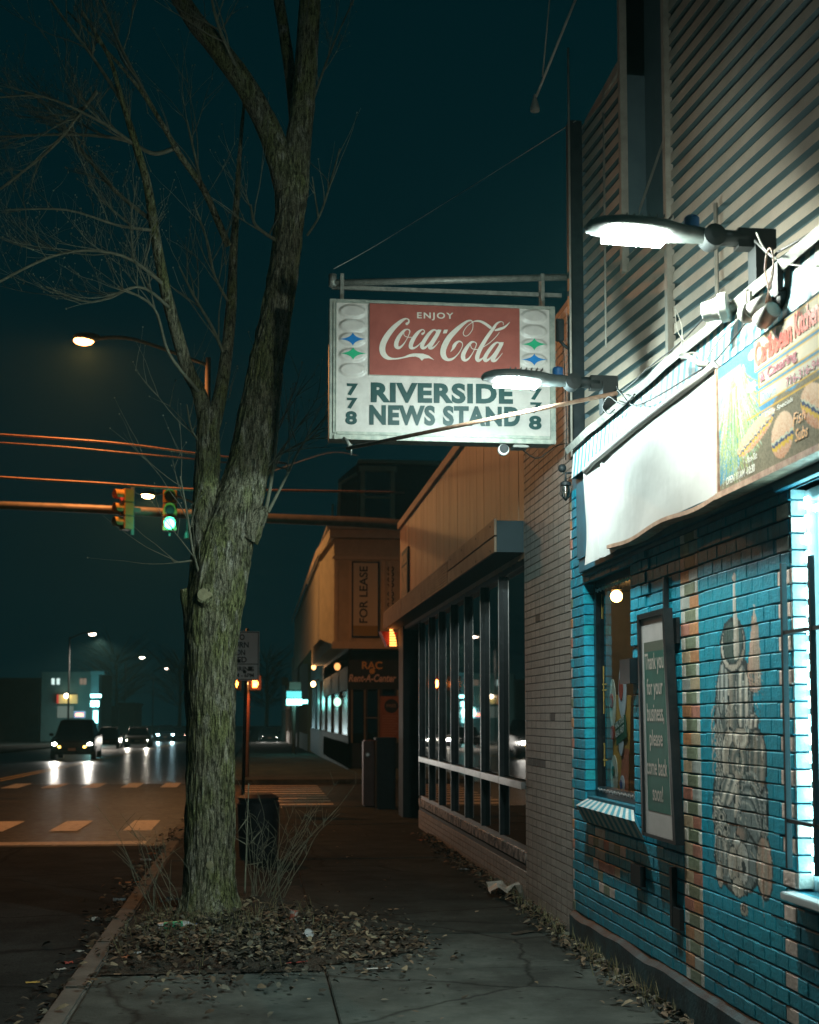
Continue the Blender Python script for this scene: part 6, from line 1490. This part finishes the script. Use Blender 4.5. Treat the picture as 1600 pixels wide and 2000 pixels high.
for i, (px, py, Y, c_, s_) in enumerate(((613, 1303, 58, (1., .45, .15), 4), (612, 1336, 58, (1., .6, .25), 14), (659, 1302, 42.2, (1., .4, .12), 1.5), (659, 1371, 42.2, (.4, .8, .6), 2.))):
    c = aY(px, py, Y); t = thing('wall_lantern', ['upper warm lantern on the narrow shop beyond the corner building', 'lower bright warm lantern on the narrow shop beyond the corner building', 'dim orange lantern at the dark shop corner', 'dim green white lantern low at the dark shop corner'][i], 'lamp', tuple(c))
    mb = MB(); mb.ball(c, .10 if i < 3 else .12, sc=(1, 1, 1.2)); part(t, 'globe', mb, emi('lantern_glow', c_, s_)); mb = MB(); mb.tube([c + Vector((0, 0, .1)), c + Vector((.25, .1, .2))], .03, 6); part(t, 'bracket', mb, M['black'])
    if i == 1: lamp_obj('light', 'POINT', c + Vector((-.3, -.2, .5)), 40, (1, .5, .2), .1, t)
# ================================================================== across the road at the far left
LY = 128.; Lp = lambda x, y, d=0.: aY(x, y, LY - d); g = gz(LY)
ls = thing('far_shop', 'two storey shop across the road with a lit yellow fascia and two lit upper windows', 'building', (Lp(130, 1440).x, LY, g))
mb = MB(); mb.box(Lp(80, 1400).x, Lp(186, 1400).x, LY, LY + 14, g, Lp(100, 1312).z); part(ls, 'wall', mb, mat('far_shop_wall', (.05, .10, .10), (.07, .13, .13), 1, .8))
mb = MB(); mb.box(Lp(178, 1400).x, Lp(193, 1400).x, LY - .4, LY + 2, g, Lp(180, 1318).z); mb.box(Lp(177, 1400).x, Lp(204, 1400).x, LY - .6, LY + 2, Lp(180, 1318).z + .02, Lp(180, 1311).z); part(ls, 'stair_tower', mb, mat('far_tower', (.12, .25, .28), rough=.7))
for px in (101, 111, 156, 163):
    mb = MB(); a_ = Lp(px, 1337); b_ = Lp(px + 6, 1325); mb.box(a_.x, b_.x, LY - .1, LY - .01, a_.z, b_.z); part(ls, 'window', mb, emi('lit_window_dim', (.6, .8, .75) if px < 130 else (.5, .35, .25), 1.1 if px < 130 else .35))
mb = MB(); a_ = Lp(117, 1374); b_ = Lp(152, 1357); mb.box(a_.x, b_.x, LY - .6, LY - .02, a_.z, b_.z); part(ls, 'fascia', mb, emi('yellow_fascia', (.75, .55, .25), .32, (.4, .3, .1)))
mb = MB(); mb.box(a_.x - .2, a_.x - .01, LY - .6, LY - .02, a_.z, b_.z); part(ls, 'fascia_end', mb, emi('red_fascia', (.8, .05, .03), .5))
mb = MB(); mb.ball(Lp(130, 1359, .9), .22); part(ls, 'fascia_light', mb, emi('fascia_lamp', (1, .85, .6), 14))
mb = MB(); a_ = Lp(112, 1402); b_ = Lp(144, 1379); mb.box(a_.x, b_.x, LY - .1, LY - .01, a_.z, b_.z); part(ls, 'shop_window', mb, emi('dim_shop_window', (.35, .45, .38), .25))
mb = MB(); a_ = Lp(145, 1402, 1); b_ = Lp(167, 1389, 1); mb.box(a_.x, b_.x, LY - 1.1, LY - 1., a_.z, b_.z); part(ls, 'window_sign', mb, emi('blue_sign', (.25, .4, .6), .9))
mb = MB(); p = Lp(148, 1399, 1); q = Lp(163, 1393, 1); text_mb(mb, 'OPEN', (p.x, LY - 1.13, p.z), ex, uz, q.x - p.x, q.z - p.z, .05); part(ls, 'lettering', mb, emi('red_neon', (1., .18, .08), 9))
t = thing('pylon_sign', 'white and turquoise lit pylon sign beside the far shop', 'sign', (Lp(187, 1440).x, LY - 3, g))
pf = LY - 3; Q = lambda x, y: aY(x, y, pf)
for (x0, y0, x1, y1, s_) in ((177, 1362, 197, 1356, 10), (177, 1380, 193, 1369, 9), (182, 1412, 191, 1388, 5)):
    mb = MB(); a_ = Q(x0, y1); b_ = Q(x1, y0); a_, b_ = Q(x0, y0), Q(x1, y1); mb.box(a_.x, b_.x, pf, pf + .3, a_.z, b_.z); part(t, 'lit_panel', mb, emi('pylon_panel', (.35, 1., .98), s_))
mb = MB()
for k in range(6): a_ = Q(182, 1392 + 3.4 * k); mb.box(a_.x, Q(191, 1400).x, pf - .02, pf - .005, a_.z - .02, a_.z + .02)
mb.box(Q(178, 1400).x, Q(180, 1400).x, pf - .02, pf + .3, g, Q(180, 1381).z); part(t, 'frame', mb, M['black'])
lamp_obj('light', 'POINT', (Q(187, 1400).x, pf - 2.5, 2), 220, (.4, 1, .95), .6)
# dark background blocks and far trees
for i, (x0, x1, Y, y_top, lb) in enumerate(((205, 232, 150, 1385, 'small dark garage between the far shop and the trees'), (232, 262, 150, 1378, 'faint grey walled building behind the second car'), (-40, 78, 140, 1330, 'dark low building at the far left edge'))):
    a_ = aY(x0, 1440, Y); b_ = aY(x1, y_top, Y); mb = MB(); mb.box(a_.x, b_.x, Y, Y + 10, gz(Y) - .2, b_.z); mb.box(a_.x - .2, b_.x + .2, Y - .3, Y + 10, b_.z + .01, b_.z + .3)
    solo('far_building', mb, mat('far_wall', (.06, .07, .065), (.09, .10, .09), .6, .9), lb, 'building')
def far_tree(label, px, Y, w_, z1, seed):
    r = random.Random(seed); c = aY(px, 1430, Y); g = gz(Y); t = thing('far_tree', label, 'tree', (c.x, Y, g), 0, 'bare trees along the far street')
    mb = MB(); mb.tube([(c.x, Y, g), (c.x + .1, Y, g + z1 * .4), (c.x, Y, g + z1 * .8)], [.25, .18, .06], 8); part(t, 'trunk', mb, M['bark_dark'])
    mb = MB()
    for k in range(150):
        z = g + z1 * r.uniform(.3, .8); a_ = r.uniform(0, 2 * pi); L = w_ * r.uniform(.3, .7) * (1.2 - abs((z - g) / z1 - .5)); e = Vector((c.x + cos(a_) * L, Y + sin(a_) * L * .6, z + L * r.uniform(.2, .9)))
        s_ = Vector((c.x, Y, z)).lerp(e, r.uniform(0, .5)); mb.tube([s_, s_.lerp(e, .5) + Vector((0, 0, .1)), e], [.05, .03, .012], 4, cap=False)
    part(t, 'crown', mb, M['bark_dark'])
far_tree('bare tree behind the third car', 350, 170, 7, 12, 2); far_tree('bare tree right of the trunk, beyond the pedestrian signal', 520, 150, 6, 11, 3); far_tree('bare tree between the far shop and the second car', 225, 165, 8, 12, 4)

# ================================================================== cars
def car(label, X, Y, W, L, Hc, paint, suv, hl, hls, loc_light=0, drl=None):
    """front faces -Y; local coordinates"""
    t = thing('car', label, 'car', (X, Y, gz(Y) - KZ), radians(2), 'cars coming down the road')
    W2 = W / 2; zs = .32
    hood = .98 if suv else .80; belt = 1.05 if suv else .88
    st_ = [(0., .80, zs + .02, hood - .28, hood - .12), (.10, .93, zs - .04, hood - .18, hood - .06), (.35, .98, zs - .08, hood - .1, hood), (1.15, 1., zs - .08, belt - .05, belt), (L - .6, 1., zs - .08, belt, belt + .05), (L - .1, .95, zs, belt, belt + .02), (L, .85, zs + .1, belt - .2, belt - .1)]
    mb = MB(); vs = []; n = 8
    for (y, k, z0, z1, z2) in st_:
        w_ = W2 * k
        vs += [(-w_ * .9, y, z0), (-w_, y, z0 + .14), (-w_, y, z1), (-w_ * .86, y, z2), (w_ * .86, y, z2), (w_, y, z1), (w_, y, z0 + .14), (w_ * .9, y, z0)]
    fs = [(i * n + k, (i + 1) * n + k, (i + 1) * n + (k + 1) % n, i * n + (k + 1) % n) for i in range(len(st_) - 1) for k in range(n)]
    b0 = mb.add(vs, fs, sm=False); mb.f += [tuple(range(n)), tuple(reversed(range((len(st_) - 1) * n, len(st_) * n)))]; mb.mi += [0, 0]; mb.smooth += [False, False]
    y0, y1, y2, y3 = (1.0, 1.75, L - .9, L - .25)
    part_local(t, 'body', mb, paint, .03)
    mb = MB(); r0, r1 = W2 * .84, W2 * .66
    V = [(-r0, y0, belt - .04), (r0, y0, belt - .04), (r0, y3, belt), (-r0, y3, belt), (-r1, y1, Hc - .06), (r1, y1, Hc - .06), (r1, y2, Hc - .06), (-r1, y2, Hc - .06)]
    mb.add(V, [(0, 1, 5, 4), (1, 2, 6, 5), (2, 3, 7, 6), (3, 0, 4, 7)]); part_local(t, 'windows', mb, M['glass_dark'], .02)
    mb = MB(); mb.add([(-r1 - .02, y1 - .05, Hc - .07), (r1 + .02, y1 - .05, Hc - .07), (r1 + .02, y2 + .05, Hc - .07), (-r1 - .02, y2 + .05, Hc - .07), (-r1 + .06, y1 + .1, Hc), (r1 - .06, y1 + .1, Hc), (r1 - .06, y2 - .1, Hc), (-r1 + .06, y2 - .1, Hc)], [(3, 2, 1, 0), (4, 5, 6, 7), (0, 1, 5, 4), (1, 2, 6, 5), (2, 3, 7, 6), (3, 0, 4, 7)])
    for s in (-1, 1): mb.tube([(s * (r0 + .01), y0 - .02, belt - .04), (s * (r1 + .01), y1 - .03, Hc - .05)], .035, 6)
    part_local(t, 'roof', mb, paint, .01)
    for sx_ in (-1, 1):
        for y in (.85, L - .9):
            mb = MB(); mb.lathe((sx_ * (W2 - .22), y, .33), (sx_, 0, 0), [(0, .30), (.02, .33), (.20, .33), (.225, .30)], 20); wh = part_local(t, 'wheel', mb, M['black'])
            mb = MB(); mb.lathe((sx_ * (W2 + .006), y, .33), (sx_, 0, 0), [(0, .20), (.01, .19), (.015, .05)], 14); part_local(t, 'rim', mb, M['alu'], parent=wh)
        zl = hood - .27
        mb = MB(); mb.ball((sx_ * (W2 - .26), .06, zl), .115 if suv else .10, sc=(1.25, .6, .75)); part_local(t, 'headlight', mb, emi('headlight', hl, hls))
        if drl:
            mb = MB(); mb.ball((sx_ * (W2 - .44), .02, zl - .12), .075, sc=(1.2, .5, .8)); part_local(t, 'indicator', mb, emi('amber_marker', (1., .62, .12), 8))
        mb = MB(); mb.ball((sx_ * (W2 + .06), 1.35, belt + .06), .10, sc=(1, .6, .7)); part_local(t, 'mirror', mb, paint)
    mb = MB(); mb.box(-W2 * .5, W2 * .5, -.03, .03, hood - .42, hood - .20); part_local(t, 'grille', mb, M['black'], .01)
    mb = MB(); mb.box(-.16, .16, -.05, -.02, zs + .10, zs + .22); part_local(t, 'number_plate', mb, mat('plate', (.35, .22, .14), rough=.6))
    if loc_light:
        for sx_ in (-1, 1): lo = lamp_obj('headlight_beam', 'SPOT', (0, 0, 0), loc_light, hl, .06, None, (0, -1, -.045), blend=.6, angle=radians(38)); lo.parent = t; lo.location = (sx_ * (W2 - .26), -.12, zl)
    return t
dk = mat('car_paint_dark', (.02, .03, .035), rough=.25, metal=.5); br = mat('car_paint_brown', (.14, .08, .055), rough=.3, metal=.4); bu = mat('car_paint_blue', (.02, .05, .08), rough=.3, metal=.4)
def carx(px, Y): return aY(px, 1437, Y).x
car('dark suv with bright headlights and amber markers, nearest of the oncoming cars', carx(141, 60), 60, 1.95, 4.7, 1.78, dk, True, (1., .95, .85), 70, 260, True)
car('brown saloon with round headlights behind the nearest suv', carx(268, 96), 96, 1.82, 4.5, 1.42, br, False, (1., .93, .78), 70, 260)
car('bluish car with cold headlights, third in the oncoming line', carx(323, 132), 132, 1.85, 4.5, 1.65, bu, True, (.55, .9, 1.), 90, 300)
car('dark car following the third one, half hidden by the trunk', carx(349, 158), 158, 1.8, 4.4, 1.5, bu, False, (1., .6, .45), 14, 0)
car('small dark car right of the first suv with cyan headlight', carx(209, 92), 92, 1.6, 4.2, 1.45, dk, False, (.5, .95, 1.), 25, 0)
car('lone car far down the side of the right pavement with one bright headlight', carx(527, 120), 120, 1.7, 4.2, 1.45, dk, False, (1., .95, .85), 45, 300)

# ================================================================== thin haze added to give the lamps a glow
HAZE = 0.0009
mb = MB(); mb.box(-45, 45, -8, 215, -3, 13)
m = bpy.data.materials.new('glow_haze'); m.use_nodes = True; n_t = m.node_tree; n_t.nodes.remove(n_t.nodes['Principled BSDF'])
pv = n_t.nodes.new('ShaderNodeVolumePrincipled'); pv.inputs['Density'].default_value = HAZE; pv.inputs['Anisotropy'].default_value = .35; pv.inputs['Color'].default_value = (.42, .95, .90, 1)
n_t.links.new(pv.outputs[0], n_t.nodes['Material Output'].inputs['Volume'])
if HAZE > 0:
    hz = mb.build('haze', m); prop(hz, 'thin haze added over the whole street for a glow round its lamps', 'haze', kind='stuff');
